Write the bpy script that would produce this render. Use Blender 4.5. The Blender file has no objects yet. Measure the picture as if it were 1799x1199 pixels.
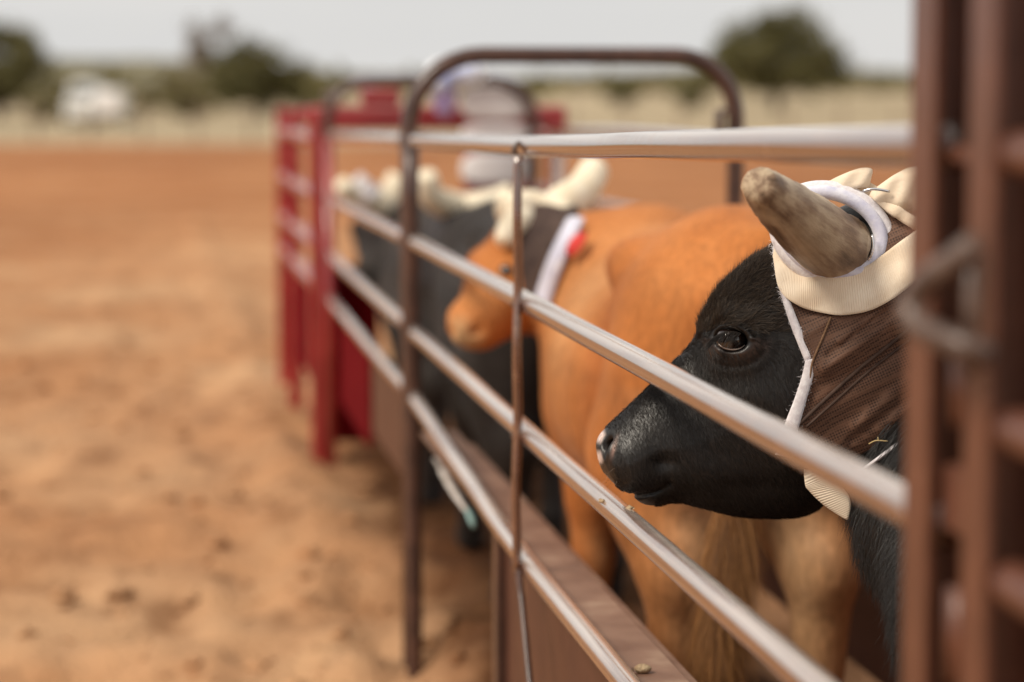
import bpy, math, random
import numpy as np
from mathutils import Vector, Matrix

random.seed(7)
RNG = np.random.default_rng(11)
sc = bpy.context.scene
COL = sc.collection

# ------------------------------------------------------------------ camera
CAM_H = 1.45
PITCH = math.radians(5.735)
FPX = 1799 * 85 / 36.0
cam_d = bpy.data.cameras.new('camera')
cam_d.lens = 85
cam_d.sensor_width = 36
cam_d.clip_start = 0.05
cam_d.clip_end = 6000
cam_d.dof.use_dof = True
cam_d.dof.focus_distance = 3.56
cam_d.dof.aperture_fstop = 2.0
cam = bpy.data.objects.new('camera', cam_d)
cam.location = (0, 0, CAM_H)
cam.rotation_euler = (math.pi / 2 - PITCH, 0, 0)
COL.objects.link(cam)
sc.camera = cam
CAMP = np.array([0, 0, CAM_H])
FWD = np.array([0, math.cos(PITCH), -math.sin(PITCH)])
RGT = np.array([1.0, 0, 0])
UPV = np.array([0, math.sin(PITCH), math.cos(PITCH)])

# ------------------------------------------------------------------ sky, sun, exposure
SUN_EL, SUN_AZ = math.radians(46), math.radians(-124)     # azimuth from +Y, negative = to the left
world = bpy.data.worlds.new('World')
sc.world = world
world.use_nodes = True
wn, wl = world.node_tree.nodes, world.node_tree.links
wn.clear()
w_out = wn.new('ShaderNodeOutputWorld')
w_bg = wn.new('ShaderNodeBackground')
w_sky = wn.new('ShaderNodeTexSky')
w_sky.sky_type = 'NISHITA'
w_sky.sun_disc = False
w_sky.sun_elevation = SUN_EL
w_sky.sun_rotation = SUN_AZ
w_sky.dust_density = 3.0
w_tc = wn.new('ShaderNodeTexCoord')
w_map = wn.new('ShaderNodeMapping')
w_map.inputs['Scale'].default_value = (1.0, 1.0, 4.0)
w_noise = wn.new('ShaderNodeTexNoise')
w_noise.inputs['Scale'].default_value = 2.2
w_noise.inputs['Detail'].default_value = 5
w_ramp = wn.new('ShaderNodeValToRGB')
w_ramp.color_ramp.elements[0].position = 0.3
w_ramp.color_ramp.elements[0].color = (6.4, 6.4, 6.35, 1)
w_ramp.color_ramp.elements[1].position = 0.7
w_ramp.color_ramp.elements[1].color = (8.1, 7.75, 7.35, 1)
w_mix = wn.new('ShaderNodeMixRGB')
w_mix.inputs[0].default_value = 0.96
wl.new(w_tc.outputs['Generated'], w_map.inputs['Vector'])
wl.new(w_map.outputs[0], w_noise.inputs['Vector'])
wl.new(w_noise.outputs['Fac'], w_ramp.inputs[0])
wl.new(w_sky.outputs[0], w_mix.inputs[1])
wl.new(w_ramp.outputs[0], w_mix.inputs[2])
wl.new(w_mix.outputs[0], w_bg.inputs['Color'])
w_bg.inputs['Strength'].default_value = 0.1
wl.new(w_bg.outputs[0], w_out.inputs['Surface'])

sun_d = bpy.data.lights.new('sun', 'SUN')
sun_d.energy = 3.0
sun_d.angle = math.radians(22)
sun_d.color = (1.0, 0.90, 0.76)
sun = bpy.data.objects.new('sun', sun_d)
_sd = Vector((math.cos(SUN_EL) * math.sin(SUN_AZ), math.cos(SUN_EL) * math.cos(SUN_AZ), math.sin(SUN_EL)))
sun.rotation_euler = _sd.to_track_quat('Z', 'Y').to_euler()
COL.objects.link(sun)

sc.view_settings.view_transform = 'Standard'
sc.view_settings.look = 'None'
sc.view_settings.exposure = 0.11
sc.view_settings.gamma = 1.0
sc.render.engine = 'CYCLES'
sc.cycles.use_denoising = True
sc.cycles.max_bounces = 6

# ------------------------------------------------------------------ coordinates
def P(px, py, d):
    """photograph pixel + depth along the lens axis -> world point"""
    return CAMP + d * (FWD + (px - 899.5) / FPX * RGT - (py - 599.5) / FPX * UPV)

FA = 0.70
FD = np.array([-0.1487, 0.9889, 0.0])
FN = np.array([0.9889, 0.1487, 0.0])
FANG = math.atan2(FD[1], FD[0])

def F(s, o, z):
    """alley coordinates: s metres along, o metres in from the fence line, z up"""
    return s * FD + (FA + o) * FN + np.array([0, 0, z])

# ------------------------------------------------------------------ materials
def new_mat(name):
    m = bpy.data.materials.new(name)
    m.use_nodes = True
    nt = m.node_tree
    return m, nt, nt.nodes['Principled BSDF']

def setc(b, c, rough=0.6, spec=0.4, metal=0.0):
    b.inputs['Base Color'].default_value = (*c, 1)
    b.inputs['Roughness'].default_value = rough
    b.inputs['Specular IOR Level'].default_value = spec
    b.inputs['Metallic'].default_value = metal

def noise_mat(name, c0, c1, scale=8, rough=0.6, spec=0.4, detail=5, lo=0.35, hi=0.65, bump=0.0, bscale=None,
              stretch=None, coat=0.0, c2=None, sheen=0.0, rough_var=0.0):
    m, nt, b = new_mat(name)
    n, l = nt.nodes, nt.links
    setc(b, c0, rough, spec)
    tc = n.new('ShaderNodeTexCoord')
    mp = n.new('ShaderNodeMapping')
    if stretch:
        mp.inputs['Scale'].default_value = stretch
    l.new(tc.outputs['Object'], mp.inputs['Vector'])
    nz = n.new('ShaderNodeTexNoise')
    nz.inputs['Scale'].default_value = scale
    nz.inputs['Detail'].default_value = detail
    l.new(mp.outputs[0], nz.inputs['Vector'])
    rp = n.new('ShaderNodeValToRGB')
    e = rp.color_ramp.elements
    e[0].position, e[0].color = lo, (*c0, 1)
    e[1].position, e[1].color = hi, (*c1, 1)
    if c2:
        x = e.new(min(0.98, hi + 0.12))
        x.color = (*c2, 1)
    l.new(nz.outputs['Fac'], rp.inputs[0])
    l.new(rp.outputs[0], b.inputs['Base Color'])
    if rough_var:
        mr = n.new('ShaderNodeMapRange')
        mr.inputs['To Min'].default_value = rough - rough_var
        mr.inputs['To Max'].default_value = rough + rough_var
        l.new(nz.outputs['Fac'], mr.inputs['Value'])
        l.new(mr.outputs[0], b.inputs['Roughness'])
    if bump:
        n2 = n.new('ShaderNodeTexNoise')
        n2.inputs['Scale'].default_value = bscale or scale * 4
        n2.inputs['Detail'].default_value = 4
        l.new(mp.outputs[0], n2.inputs['Vector'])
        bp = n.new('ShaderNodeBump')
        bp.inputs['Strength'].default_value = bump
        bp.inputs['Distance'].default_value = 0.01
        l.new(n2.outputs['Fac'], bp.inputs['Height'])
        l.new(bp.outputs[0], b.inputs['Normal'])
    b.inputs['Coat Weight'].default_value = coat
    b.inputs['Coat Roughness'].default_value = 0.12
    if coat >= 1:
        b.inputs['Coat IOR'].default_value = 1.9
        b.inputs['IOR'].default_value = 1.7
    b.inputs['Sheen Weight'].default_value = sheen
    return m

def attr_fur_mat(name, rough=0.55, spec=0.35, sheen=0.15, bump=0.25, scale=70, stretch=(1, 1, 1), var=0.25, coat=0.0, blotch=0.0, pale=(1.25, 1.6, 2.2)):
    """coat colour from the mesh's colour attribute, broken up by streaky noise"""
    m, nt, b = new_mat(name)
    n, l = nt.nodes, nt.links
    setc(b, (0.5, 0.5, 0.5), rough, spec)
    at = n.new('ShaderNodeAttribute')
    at.attribute_name = 'Col'
    tc = n.new('ShaderNodeTexCoord')
    mp = n.new('ShaderNodeMapping')
    mp.inputs['Scale'].default_value = stretch
    l.new(tc.outputs['Object'], mp.inputs['Vector'])
    nz = n.new('ShaderNodeTexNoise')
    nz.inputs['Scale'].default_value = scale
    nz.inputs['Detail'].default_value = 5
    l.new(mp.outputs[0], nz.inputs['Vector'])
    mr = n.new('ShaderNodeMapRange')
    mr.inputs['From Min'].default_value = 0.3
    mr.inputs['From Max'].default_value = 0.7
    mr.inputs['To Min'].default_value = 1 - var
    mr.inputs['To Max'].default_value = 1 + var
    l.new(nz.outputs['Fac'], mr.inputs['Value'])
    mx = n.new('ShaderNodeVectorMath')
    mx.operation = 'SCALE'
    l.new(at.outputs['Color'], mx.inputs[0])
    l.new(mr.outputs[0], mx.inputs['Scale'])
    if blotch:
        z2 = n.new('ShaderNodeTexNoise'); z2.inputs['Scale'].default_value = 5.5; z2.inputs['Detail'].default_value = 7; z2.inputs['Roughness'].default_value = 0.65
        mp2 = n.new('ShaderNodeMapping'); mp2.inputs['Scale'].default_value = (1, 1, 0.6)
        l.new(tc.outputs['Object'], mp2.inputs['Vector']); l.new(mp2.outputs[0], z2.inputs['Vector'])
        r2 = n.new('ShaderNodeValToRGB'); e2 = r2.color_ramp.elements
        e2[0].position, e2[0].color = 0.34, (1 - blotch, 1 - blotch * 1.25, 1 - blotch * 1.4, 1)
        e2[1].position, e2[1].color = 0.68, (*pale, 1)
        x2 = e2.new(0.5); x2.color = (1, 1, 1, 1)
        l.new(z2.outputs['Fac'], r2.inputs[0])
        mm = n.new('ShaderNodeVectorMath'); mm.operation = 'MULTIPLY'
        l.new(mx.outputs[0], mm.inputs[0]); l.new(r2.outputs[0], mm.inputs[1]); mx = mm
    l.new(mx.outputs[0], b.inputs['Base Color'])
    bp = n.new('ShaderNodeBump')
    bp.inputs['Strength'].default_value = bump
    bp.inputs['Distance'].default_value = 0.004
    l.new(nz.outputs['Fac'], bp.inputs['Height'])
    l.new(bp.outputs[0], b.inputs['Normal'])
    b.inputs['Sheen Weight'].default_value = sheen
    b.inputs['Sheen Roughness'].default_value = 0.4
    b.inputs['Coat Weight'].default_value = coat
    return m

M = {}
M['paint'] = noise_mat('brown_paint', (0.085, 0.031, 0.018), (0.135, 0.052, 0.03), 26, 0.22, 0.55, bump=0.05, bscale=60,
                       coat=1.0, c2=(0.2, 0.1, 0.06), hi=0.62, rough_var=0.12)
def sheen_tops(m, amount, col):  # pale sky sheen put into the colour of upward faces, streaked lengthwise
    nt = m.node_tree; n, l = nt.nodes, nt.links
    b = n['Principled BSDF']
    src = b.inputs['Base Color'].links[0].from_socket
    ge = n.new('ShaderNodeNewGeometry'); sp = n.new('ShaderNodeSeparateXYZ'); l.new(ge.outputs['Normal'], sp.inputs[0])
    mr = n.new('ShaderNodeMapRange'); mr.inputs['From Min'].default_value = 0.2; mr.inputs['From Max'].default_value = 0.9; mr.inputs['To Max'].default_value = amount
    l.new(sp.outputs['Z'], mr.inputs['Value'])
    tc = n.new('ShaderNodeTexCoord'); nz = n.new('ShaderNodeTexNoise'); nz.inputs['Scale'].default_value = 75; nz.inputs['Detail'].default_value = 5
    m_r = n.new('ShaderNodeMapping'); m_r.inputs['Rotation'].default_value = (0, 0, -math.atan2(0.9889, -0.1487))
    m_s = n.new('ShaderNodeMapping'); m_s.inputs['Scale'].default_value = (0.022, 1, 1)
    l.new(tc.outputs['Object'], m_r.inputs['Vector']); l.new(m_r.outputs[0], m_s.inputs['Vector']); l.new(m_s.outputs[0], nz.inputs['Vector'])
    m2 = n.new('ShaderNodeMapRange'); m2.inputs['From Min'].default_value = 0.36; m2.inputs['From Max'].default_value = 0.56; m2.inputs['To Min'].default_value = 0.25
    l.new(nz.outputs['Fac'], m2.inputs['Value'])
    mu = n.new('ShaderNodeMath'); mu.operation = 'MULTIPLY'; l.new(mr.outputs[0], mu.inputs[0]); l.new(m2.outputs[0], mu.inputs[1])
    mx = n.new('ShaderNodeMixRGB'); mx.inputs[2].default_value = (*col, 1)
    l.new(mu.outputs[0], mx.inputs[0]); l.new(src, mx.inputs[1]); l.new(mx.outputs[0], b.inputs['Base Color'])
sheen_tops(M['paint'], 0.78, (0.72, 0.63, 0.56))
M['paint_dark'] = noise_mat('dark_brown_paint', (0.05, 0.024, 0.018), (0.085, 0.04, 0.028), 18, 0.35, 0.5, bump=0.05, coat=0.15)
M['post_paint'] = noise_mat('flat_brown_paint', (0.10, 0.036, 0.021), (0.135, 0.05, 0.029), 20, 0.42, 0.4, bump=0.08, coat=0.12, c2=(0.19, 0.085, 0.05))
M['ledge'] = noise_mat('dusty_brown_steel', (0.17, 0.09, 0.06), (0.25, 0.145, 0.10), 10, 0.5, 0.4, bump=0.02, bscale=200, c2=(0.33, 0.215, 0.15), hi=0.6)
M['sheet'] = noise_mat('brown_sheet', (0.065, 0.022, 0.013), (0.10, 0.038, 0.022), 9, 0.45, 0.35, c2=(0.22, 0.12, 0.07), hi=0.7)
M['steel'] = noise_mat('worn_steel', (0.07, 0.042, 0.032), (0.14, 0.095, 0.075), 40, 0.35, 0.5)
M['red'] = noise_mat('red_paint', (0.26, 0.010, 0.014), (0.34, 0.02, 0.022), 9, 0.3, 0.5, coat=0.5, c2=(0.38, 0.07, 0.06))
sheen_tops(M['red'], 0.45, (0.62, 0.36, 0.32))
M['red_dark'] = noise_mat('deep_red_sheet', (0.11, 0.002, 0.004), (0.15, 0.003, 0.006), 6, 0.9, 0.05)
M['white_pad'] = noise_mat('white_vinyl', (0.82, 0.77, 0.76), (0.88, 0.84, 0.83), 12, 0.5)
M['dusty_white'] = noise_mat('dusty_white_strap', (0.42, 0.36, 0.31), (0.66, 0.61, 0.57), 25, 0.8)
M['blue'] = noise_mat('blue_white_cloth', (0.34, 0.42, 0.80), (0.82, 0.85, 0.88), 9, 0.7, lo=0.40, hi=0.52)
M['purple'] = noise_mat('mauve_cloth', (0.3, 0.2, 0.45), (0.45, 0.35, 0.55), 12, 0.7)
M['cream'] = noise_mat('cream_webbing', (0.68, 0.53, 0.38), (0.84, 0.71, 0.55), 14, 0.8, 0.2, sheen=0.2, bump=0.1, bscale=260)
M['fleece'] = noise_mat('white_fleece', (0.70, 0.66, 0.69), (0.84, 0.82, 0.84), 120, 0.9, 0.1, bump=0.2, bscale=500, sheen=0.3)
M['fleece_blue'] = noise_mat('bluish_felt', (0.56, 0.56, 0.70), (0.74, 0.74, 0.82), 60, 0.9, 0.1, bump=0.15, bscale=400, sheen=0.3)
M['grey_wrap'] = noise_mat('charcoal_cloth', (0.045, 0.045, 0.05), (0.08, 0.075, 0.08), 30, 0.8, 0.2)
M['brown_wrap_far'] = noise_mat('brown_cloth', (0.05, 0.032, 0.028), (0.085, 0.055, 0.045), 30, 0.8, 0.2)
M['red_cloth'] = noise_mat('red_cloth', (0.5, 0.03, 0.03), (0.6, 0.06, 0.05), 20, 0.8, 0.2)
M['hornc'] = noise_mat('cream_horn', (0.80, 0.69, 0.50), (0.88, 0.79, 0.62), 14, 0.5, 0.4)
M['tin'] = noise_mat('nickel_wire', (0.6, 0.6, 0.62), (0.75, 0.75, 0.77), 50, 0.25, 0.6)
M['tin'].node_tree.nodes['Principled BSDF'].inputs['Metallic'].default_value = 0.9
M['teal'] = noise_mat('teal_plastic', (0.22, 0.36, 0.35), (0.3, 0.44, 0.42), 30, 0.5)
M['straw'] = noise_mat('straw', (0.5, 0.36, 0.14), (0.65, 0.5, 0.24), 30, 0.7)
M['mud'] = noise_mat('dried_mud', (0.30, 0.2, 0.12), (0.5, 0.38, 0.24), 60, 0.9, 0.1, bump=0.5, bscale=200)
M['bark'] = noise_mat('grey_bark', (0.10, 0.075, 0.055), (0.19, 0.15, 0.12), 9, 0.9, 0.1)
M['leaf_a'] = noise_mat('oak_leaf', (0.085, 0.08, 0.03), (0.16, 0.14, 0.058), 1.2, 0.7, 0.2)
M['twig'] = noise_mat('grey_twig', (0.26, 0.22, 0.19), (0.36, 0.31, 0.27), 2, 0.9, 0.1)
M['leaf_b'] = noise_mat('dry_shrub_leaf', (0.11, 0.095, 0.035), (0.2, 0.17, 0.07), 1.0, 0.7, 0.2)
M['white_body'] = noise_mat('white_car_paint', (0.78, 0.78, 0.77), (0.84, 0.84, 0.82), 3, 0.3, 0.5, coat=0.3)
M['glass_dark'] = noise_mat('dark_glass', (0.02, 0.025, 0.03), (0.03, 0.035, 0.04), 3, 0.1, 0.6)
M['tyre'] = noise_mat('tyre_rubber', (0.02, 0.02, 0.02), (0.03, 0.03, 0.03), 9, 0.8, 0.2)
M['fur'] = attr_fur_mat('cattle_coat', 0.7, 0.15, 0.04, 0.55, 90, (1, 1, 0.35), 0.22, 0.0, 0.16, (1.06, 1.14, 1.28))
M['fur_black'] = attr_fur_mat('black_coat', 0.38, 0.4, 0.0, 0.25, 190, (1, 1, 0.35), 0.35)

def hair_mat(name, c0, c1, rough=0.35, spec=0.5):
    m, nt, b = new_mat(name)
    n, l = nt.nodes, nt.links
    setc(b, c0, rough, spec)
    hi = n.new('ShaderNodeHairInfo')
    rp = n.new('ShaderNodeValToRGB')
    rp.color_ramp.elements[0].color = (*c0, 1)
    rp.color_ramp.elements[1].color = (*c1, 1)
    l.new(hi.outputs['Random'], rp.inputs[0])
    l.new(rp.outputs[0], b.inputs['Base Color'])
    return m

M['hair_black'] = hair_mat('black_hair', (0.006, 0.005, 0.004), (0.030, 0.022, 0.018), 0.36, 0.36)
M['hair_fore'] = hair_mat('brownish_black_hair', (0.008, 0.006, 0.005), (0.10, 0.07, 0.047), 0.42, 0.4)
M['hair_neck'] = hair_mat('long_black_hair', (0.006, 0.005, 0.005), (0.026, 0.023, 0.021), 0.35, 0.6)
M['hair_orange'] = hair_mat('tail_hair', (0.045, 0.013, 0.004), (0.62, 0.29, 0.095), 0.45, 0.4)
M['hair_white'] = hair_mat('fleece_fibre', (0.75, 0.72, 0.75), (0.9, 0.88, 0.9), 0.8, 0.2)
M['hair_pale'] = hair_mat('whisker', (0.35, 0.26, 0.2), (0.6, 0.5, 0.42), 0.4, 0.4)

# mesh-weave cloth of the horn wrap
def weave_mat():
    m, nt, b = new_mat('brown_net_cloth')
    n, l = nt.nodes, nt.links
    setc(b, (0.1, 0.06, 0.045), 0.6, 0.25)
    tc = n.new('ShaderNodeTexCoord')
    at = n.new('ShaderNodeAttribute')
    at.attribute_name = 'UVpx'
    mp = n.new('ShaderNodeMapping')
    mp.inputs['Rotation'].default_value = (0, 0, math.radians(24))
    l.new(at.outputs['Vector'], mp.inputs['Vector'])
    vo = n.new('ShaderNodeTexVoronoi')
    vo.inputs['Scale'].default_value = 0.21
    vo.inputs['Randomness'].default_value = 0.12
    l.new(mp.outputs[0], vo.inputs['Vector'])
    rp = n.new('ShaderNodeValToRGB')
    e = rp.color_ramp.elements
    e[0].position, e[0].color = 0.18, (0.036, 0.017, 0.011, 1)
    e[1].position, e[1].color = 0.55, (0.155, 0.082, 0.052, 1)
    l.new(vo.outputs['Distance'], rp.inputs[0])
    nz = n.new('ShaderNodeTexNoise')
    nz.inputs['Scale'].default_value = 14
    nz.inputs['Detail'].default_value = 4
    l.new(tc.outputs['Object'], nz.inputs['Vector'])
    mx = n.new('ShaderNodeMixRGB')
    mx.blend_type = 'MULTIPLY'
    mx.inputs[0].default_value = 0.7
    r2 = n.new('ShaderNodeValToRGB')
    r2.color_ramp.elements[0].position = 0.3
    r2.color_ramp.elements[0].color = (0.62, 0.58, 0.56, 1)
    r2.color_ramp.elements[1].position = 0.7
    r2.color_ramp.elements[1].color = (1.15, 1.1, 1.08, 1)
    l.new(nz.outputs['Fac'], r2.inputs[0])
    l.new(rp.outputs[0], mx.inputs[1])
    l.new(r2.outputs[0], mx.inputs[2])
    l.new(mx.outputs[0], b.inputs['Base Color'])
    bp = n.new('ShaderNodeBump')
    bp.inputs['Strength'].default_value = 0.6
    bp.inputs['Distance'].default_value = 0.0012
    l.new(vo.outputs['Distance'], bp.inputs['Height'])
    l.new(bp.outputs[0], b.inputs['Normal'])
    b.inputs['Sheen Weight'].default_value = 0.12
    return m
M['weave'] = weave_mat()

def ribbed_cream():
    m = noise_mat('ribbed_cream_webbing', (0.72, 0.57, 0.41), (0.90, 0.78, 0.62), 16, 0.75, 0.2, sheen=0.2)
    nt = m.node_tree
    n, l = nt.nodes, nt.links
    b = n['Principled BSDF']
    at = n.new('ShaderNodeAttribute')
    at.attribute_name = 'UVpx'
    wv = n.new('ShaderNodeTexWave')
    wv.bands_direction = 'X'
    wv.inputs['Scale'].default_value = 0.045
    l.new(at.outputs['Vector'], wv.inputs['Vector'])
    bp = n.new('ShaderNodeBump')
    bp.inputs['Strength'].default_value = 0.5
    bp.inputs['Distance'].default_value = 0.0012
    l.new(wv.outputs['Fac'], bp.inputs['Height'])
    l.new(bp.outputs[0], b.inputs['Normal'])
    return m
M['rib'] = ribbed_cream()

def horn_mat():
    m, nt, b = new_mat('weathered_horn')
    n, l = nt.nodes, nt.links
    setc(b, (0.3, 0.2, 0.1), 0.5, 0.4)
    at = n.new('ShaderNodeAttribute'); at.attribute_name = 'UVpx'
    def nz(scale, stretch, detail=5):
        mp = n.new('ShaderNodeMapping'); mp.inputs['Scale'].default_value = stretch
        l.new(at.outputs['Vector'], mp.inputs['Vector'])
        z = n.new('ShaderNodeTexNoise'); z.inputs['Scale'].default_value = scale; z.inputs['Detail'].default_value = detail
        l.new(mp.outputs[0], z.inputs['Vector'])
        return z
    big, streak, fine = nz(0.9, (0.8, 1, 1)), nz(3.2, (0.35, 2.2, 2.2), 7), nz(9, (1, 2, 2), 6)
    add = n.new('ShaderNodeMath'); add.operation = 'MULTIPLY_ADD'; add.inputs[1].default_value = 0.2
    l.new(streak.outputs['Fac'], add.inputs[0]); 
    sc2 = n.new('ShaderNodeMath'); sc2.operation = 'MULTIPLY'; sc2.inputs[1].default_value = 0.86
    l.new(big.outputs['Fac'], sc2.inputs[0]); l.new(sc2.outputs[0], add.inputs[2])
    rp = n.new('ShaderNodeValToRGB')
    e = rp.color_ramp.elements
    e[0].position, e[0].color = 0.36, (0.12, 0.072, 0.042, 1)
    e[1].position, e[1].color = 0.70, (0.60, 0.48, 0.33, 1)
    x = e.new(0.48); x.color = (0.27, 0.18, 0.115, 1)
    x = e.new(0.57); x.color = (0.44, 0.335, 0.225, 1)
    l.new(add.outputs[0], rp.inputs[0]); l.new(rp.outputs[0], b.inputs['Base Color'])
    bp = n.new('ShaderNodeBump'); bp.inputs['Strength'].default_value = 0.35; bp.inputs['Distance'].default_value = 0.003
    l.new(fine.outputs['Fac'], bp.inputs['Height']); l.new(bp.outputs[0], b.inputs['Normal'])
    return m
M['horn'] = horn_mat()

# ------------------------------------------------------------------ object helpers
def empty(name, loc, label, cat, group=None):
    o = bpy.data.objects.new(name, None)
    o.location = loc
    COL.objects.link(o)
    o['label'] = label
    o['category'] = cat
    if group:
        o['group'] = group
    o.empty_display_size = 0.1
    return o

def world_loc(o):
    v = Vector(o.location)
    p = o.parent
    while p:
        v += Vector(p.location)
        p = p.parent
    return np.array(v)

def mesh_obj(name, verts, faces, mat, parent=None, smooth=True, label=None, colors=None, uvpx=None, loc=None):
    verts = np.asarray(verts, dtype=float)
    off = world_loc(parent) if parent is not None else np.zeros(3)
    base = np.zeros(3)
    if parent is None and loc is not None:
        base = np.array(loc, dtype=float)
    me = bpy.data.meshes.new(name)
    me.from_pydata((verts - off - base).tolist(), [], faces if isinstance(faces, list) else faces.tolist())
    me.update()
    if smooth:
        me.polygons.foreach_set('use_smooth', [True] * len(me.polygons))
    me.materials.append(mat)
    if colors is not None:
        ca = me.color_attributes.new('Col', 'FLOAT_COLOR', 'POINT')
        cc = np.ones((len(verts), 4), dtype=np.float32)
        cc[:, :3] = colors
        ca.data.foreach_set('color', cc.ravel())
    if uvpx is not None:
        va = me.attributes.new('UVpx', 'FLOAT_VECTOR', 'POINT')
        va.data.foreach_set('vector', np.asarray(uvpx, dtype=np.float32).ravel())
    o = bpy.data.objects.new(name, me)
    o.location = base
    COL.objects.link(o)
    if parent is not None:
        o.parent = parent
    if label:
        o['label'] = label
    return o

def catmull(pts, n):
    pts = np.asarray(pts, dtype=float)
    if len(pts) < 3:
        t = np.linspace(0, 1, n)[:, None]
        return pts[0] * (1 - t) + pts[-1] * t
    p = np.vstack([2 * pts[0] - pts[1], pts, 2 * pts[-1] - pts[-2]])
    out = []
    m = len(pts) - 1
    for k in np.linspace(0, m, n):
        i = min(int(k), m - 1)
        t = k - i
        a, b, c, d = p[i], p[i + 1], p[i + 2], p[i + 3]
        out.append(0.5 * (2 * b + (c - a) * t + (2 * a - 5 * b + 4 * c - d) * t * t + (3 * b - a - 3 * c + d) * t ** 3))
    return np.array(out)

def tube_geo(pts, radii, nseg=16, cap=True, flat=None):
    """swept round tube; flat=(a,b) squashes the section"""
    pts = np.asarray(pts, dtype=float)
    n = len(pts)
    radii = np.broadcast_to(np.asarray(radii, dtype=float), (n,))
    tan = np.gradient(pts, axis=0)
    tan /= np.linalg.norm(tan, axis=1)[:, None] + 1e-12
    ref = np.array([0, 0, 1.0]) if abs(tan[0][2]) < 0.9 else np.array([1.0, 0, 0])
    V, Fc = [], []
    nx = np.cross(ref, tan[0]); nx /= np.linalg.norm(nx)
    for i in range(n):
        nx = nx - tan[i] * np.dot(nx, tan[i]); nx /= np.linalg.norm(nx)
        ny = np.cross(tan[i], nx)
        for k in range(nseg):
            a = 2 * math.pi * k / nseg
            ca, sa = math.cos(a), math.sin(a)
            if flat:
                ca, sa = ca * flat[0], sa * flat[1]
            V.append(pts[i] + radii[i] * (ca * nx + sa * ny))
    for i in range(n - 1):
        for k in range(nseg):
            a, b = i * nseg + k, i * nseg + (k + 1) % nseg
            Fc.append([a, b, b + nseg, a + nseg])
    if cap:
        Fc.append([k for k in range(nseg)][::-1])
        Fc.append([(n - 1) * nseg + k for k in range(nseg)])
    return np.array(V), Fc

def tube(name, pts, radii, mat, parent=None, nseg=16, flat=None, label=None, n=None, smooth=True):
    if n:
        pts = catmull(pts, n)
    v, f = tube_geo(pts, radii, nseg, True, flat)
    return mesh_obj(name, v, f, mat, parent, smooth, label)

def box_geo(c, ax, ay, az, bevel=0.0):
    """box from centre and three half-axis vectors, edges chamfered by bevel metres"""
    c, ax, ay, az = (np.asarray(x, dtype=float) for x in (c, ax, ay, az))
    la, lb, lc = (np.linalg.norm(x) for x in (ax, ay, az))
    ua, ub, uc = ax / la, ay / lb, az / lc
    if bevel <= 0:
        V = [c + i * ax + j * ay + k * az for i in (-1, 1) for j in (-1, 1) for k in (-1, 1)]
        Fq = [[0, 1, 3, 2], [4, 6, 7, 5], [0, 4, 5, 1], [2, 3, 7, 6], [0, 2, 6, 4], [1, 5, 7, 3]]
        return np.array(V), Fq
    b = min(bevel, 0.45 * min(la, lb, lc))
    V, idx = [], {}
    for i in (-1, 1):
        for j in (-1, 1):
            for k in (-1, 1):
                for d in range(3):
                    x, y, z = i * (la - (b if d != 0 else 0)), j * (lb - (b if d != 1 else 0)), k * (lc - (b if d != 2 else 0))
                    idx[(i, j, k, d)] = len(V)
                    V.append(c + x * ua + y * ub + z * uc)
    Fq = []
    for i in (-1, 1):
        Fq.append([idx[(i, j, k, 0)] for j, k in ((-1, -1), (1, -1), (1, 1), (-1, 1))][::i])
        Fq.append([idx[(j, i, k, 1)] for j, k in ((-1, -1), (-1, 1), (1, 1), (1, -1))][::i])
        Fq.append([idx[(j, k, i, 2)] for j, k in ((-1, -1), (1, -1), (1, 1), (-1, 1))][::i])
    for a in (-1, 1):
        for bb in (-1, 1):
            Fq.append([idx[(a, bb, -1, 0)], idx[(a, bb, 1, 0)], idx[(a, bb, 1, 1)], idx[(a, bb, -1, 1)]])
            Fq.append([idx[(a, -1, bb, 0)], idx[(a, 1, bb, 0)], idx[(a, 1, bb, 2)], idx[(a, -1, bb, 2)]])
            Fq.append([idx[(-1, a, bb, 1)], idx[(1, a, bb, 1)], idx[(1, a, bb, 2)], idx[(-1, a, bb, 2)]])
            for k in (-1, 1):
                Fq.append([idx[(a, bb, k, 0)], idx[(a, bb, k, 1)], idx[(a, bb, k, 2)]])
    return np.array(V), Fq

def fbox(name, s0, s1, o0, o1, z0, z1, mat, parent=None, bevel=0.004, label=None):
    """box in alley coordinates"""
    c = F((s0 + s1) / 2, (o0 + o1) / 2, (z0 + z1) / 2)
    v, f = box_geo(c, FD * abs(s1 - s0) / 2, FN * abs(o1 - o0) / 2, np.array([0, 0, abs(z1 - z0) / 2]), bevel)
    o = mesh_obj(name, v, f, mat, parent, False, label)
    recalc(o)
    return o

def recalc(o):
    import bmesh
    bm = bmesh.new()
    bm.from_mesh(o.data)
    bmesh.ops.recalc_face_normals(bm, faces=bm.faces)
    bm.to_mesh(o.data)
    bm.free()

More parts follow.
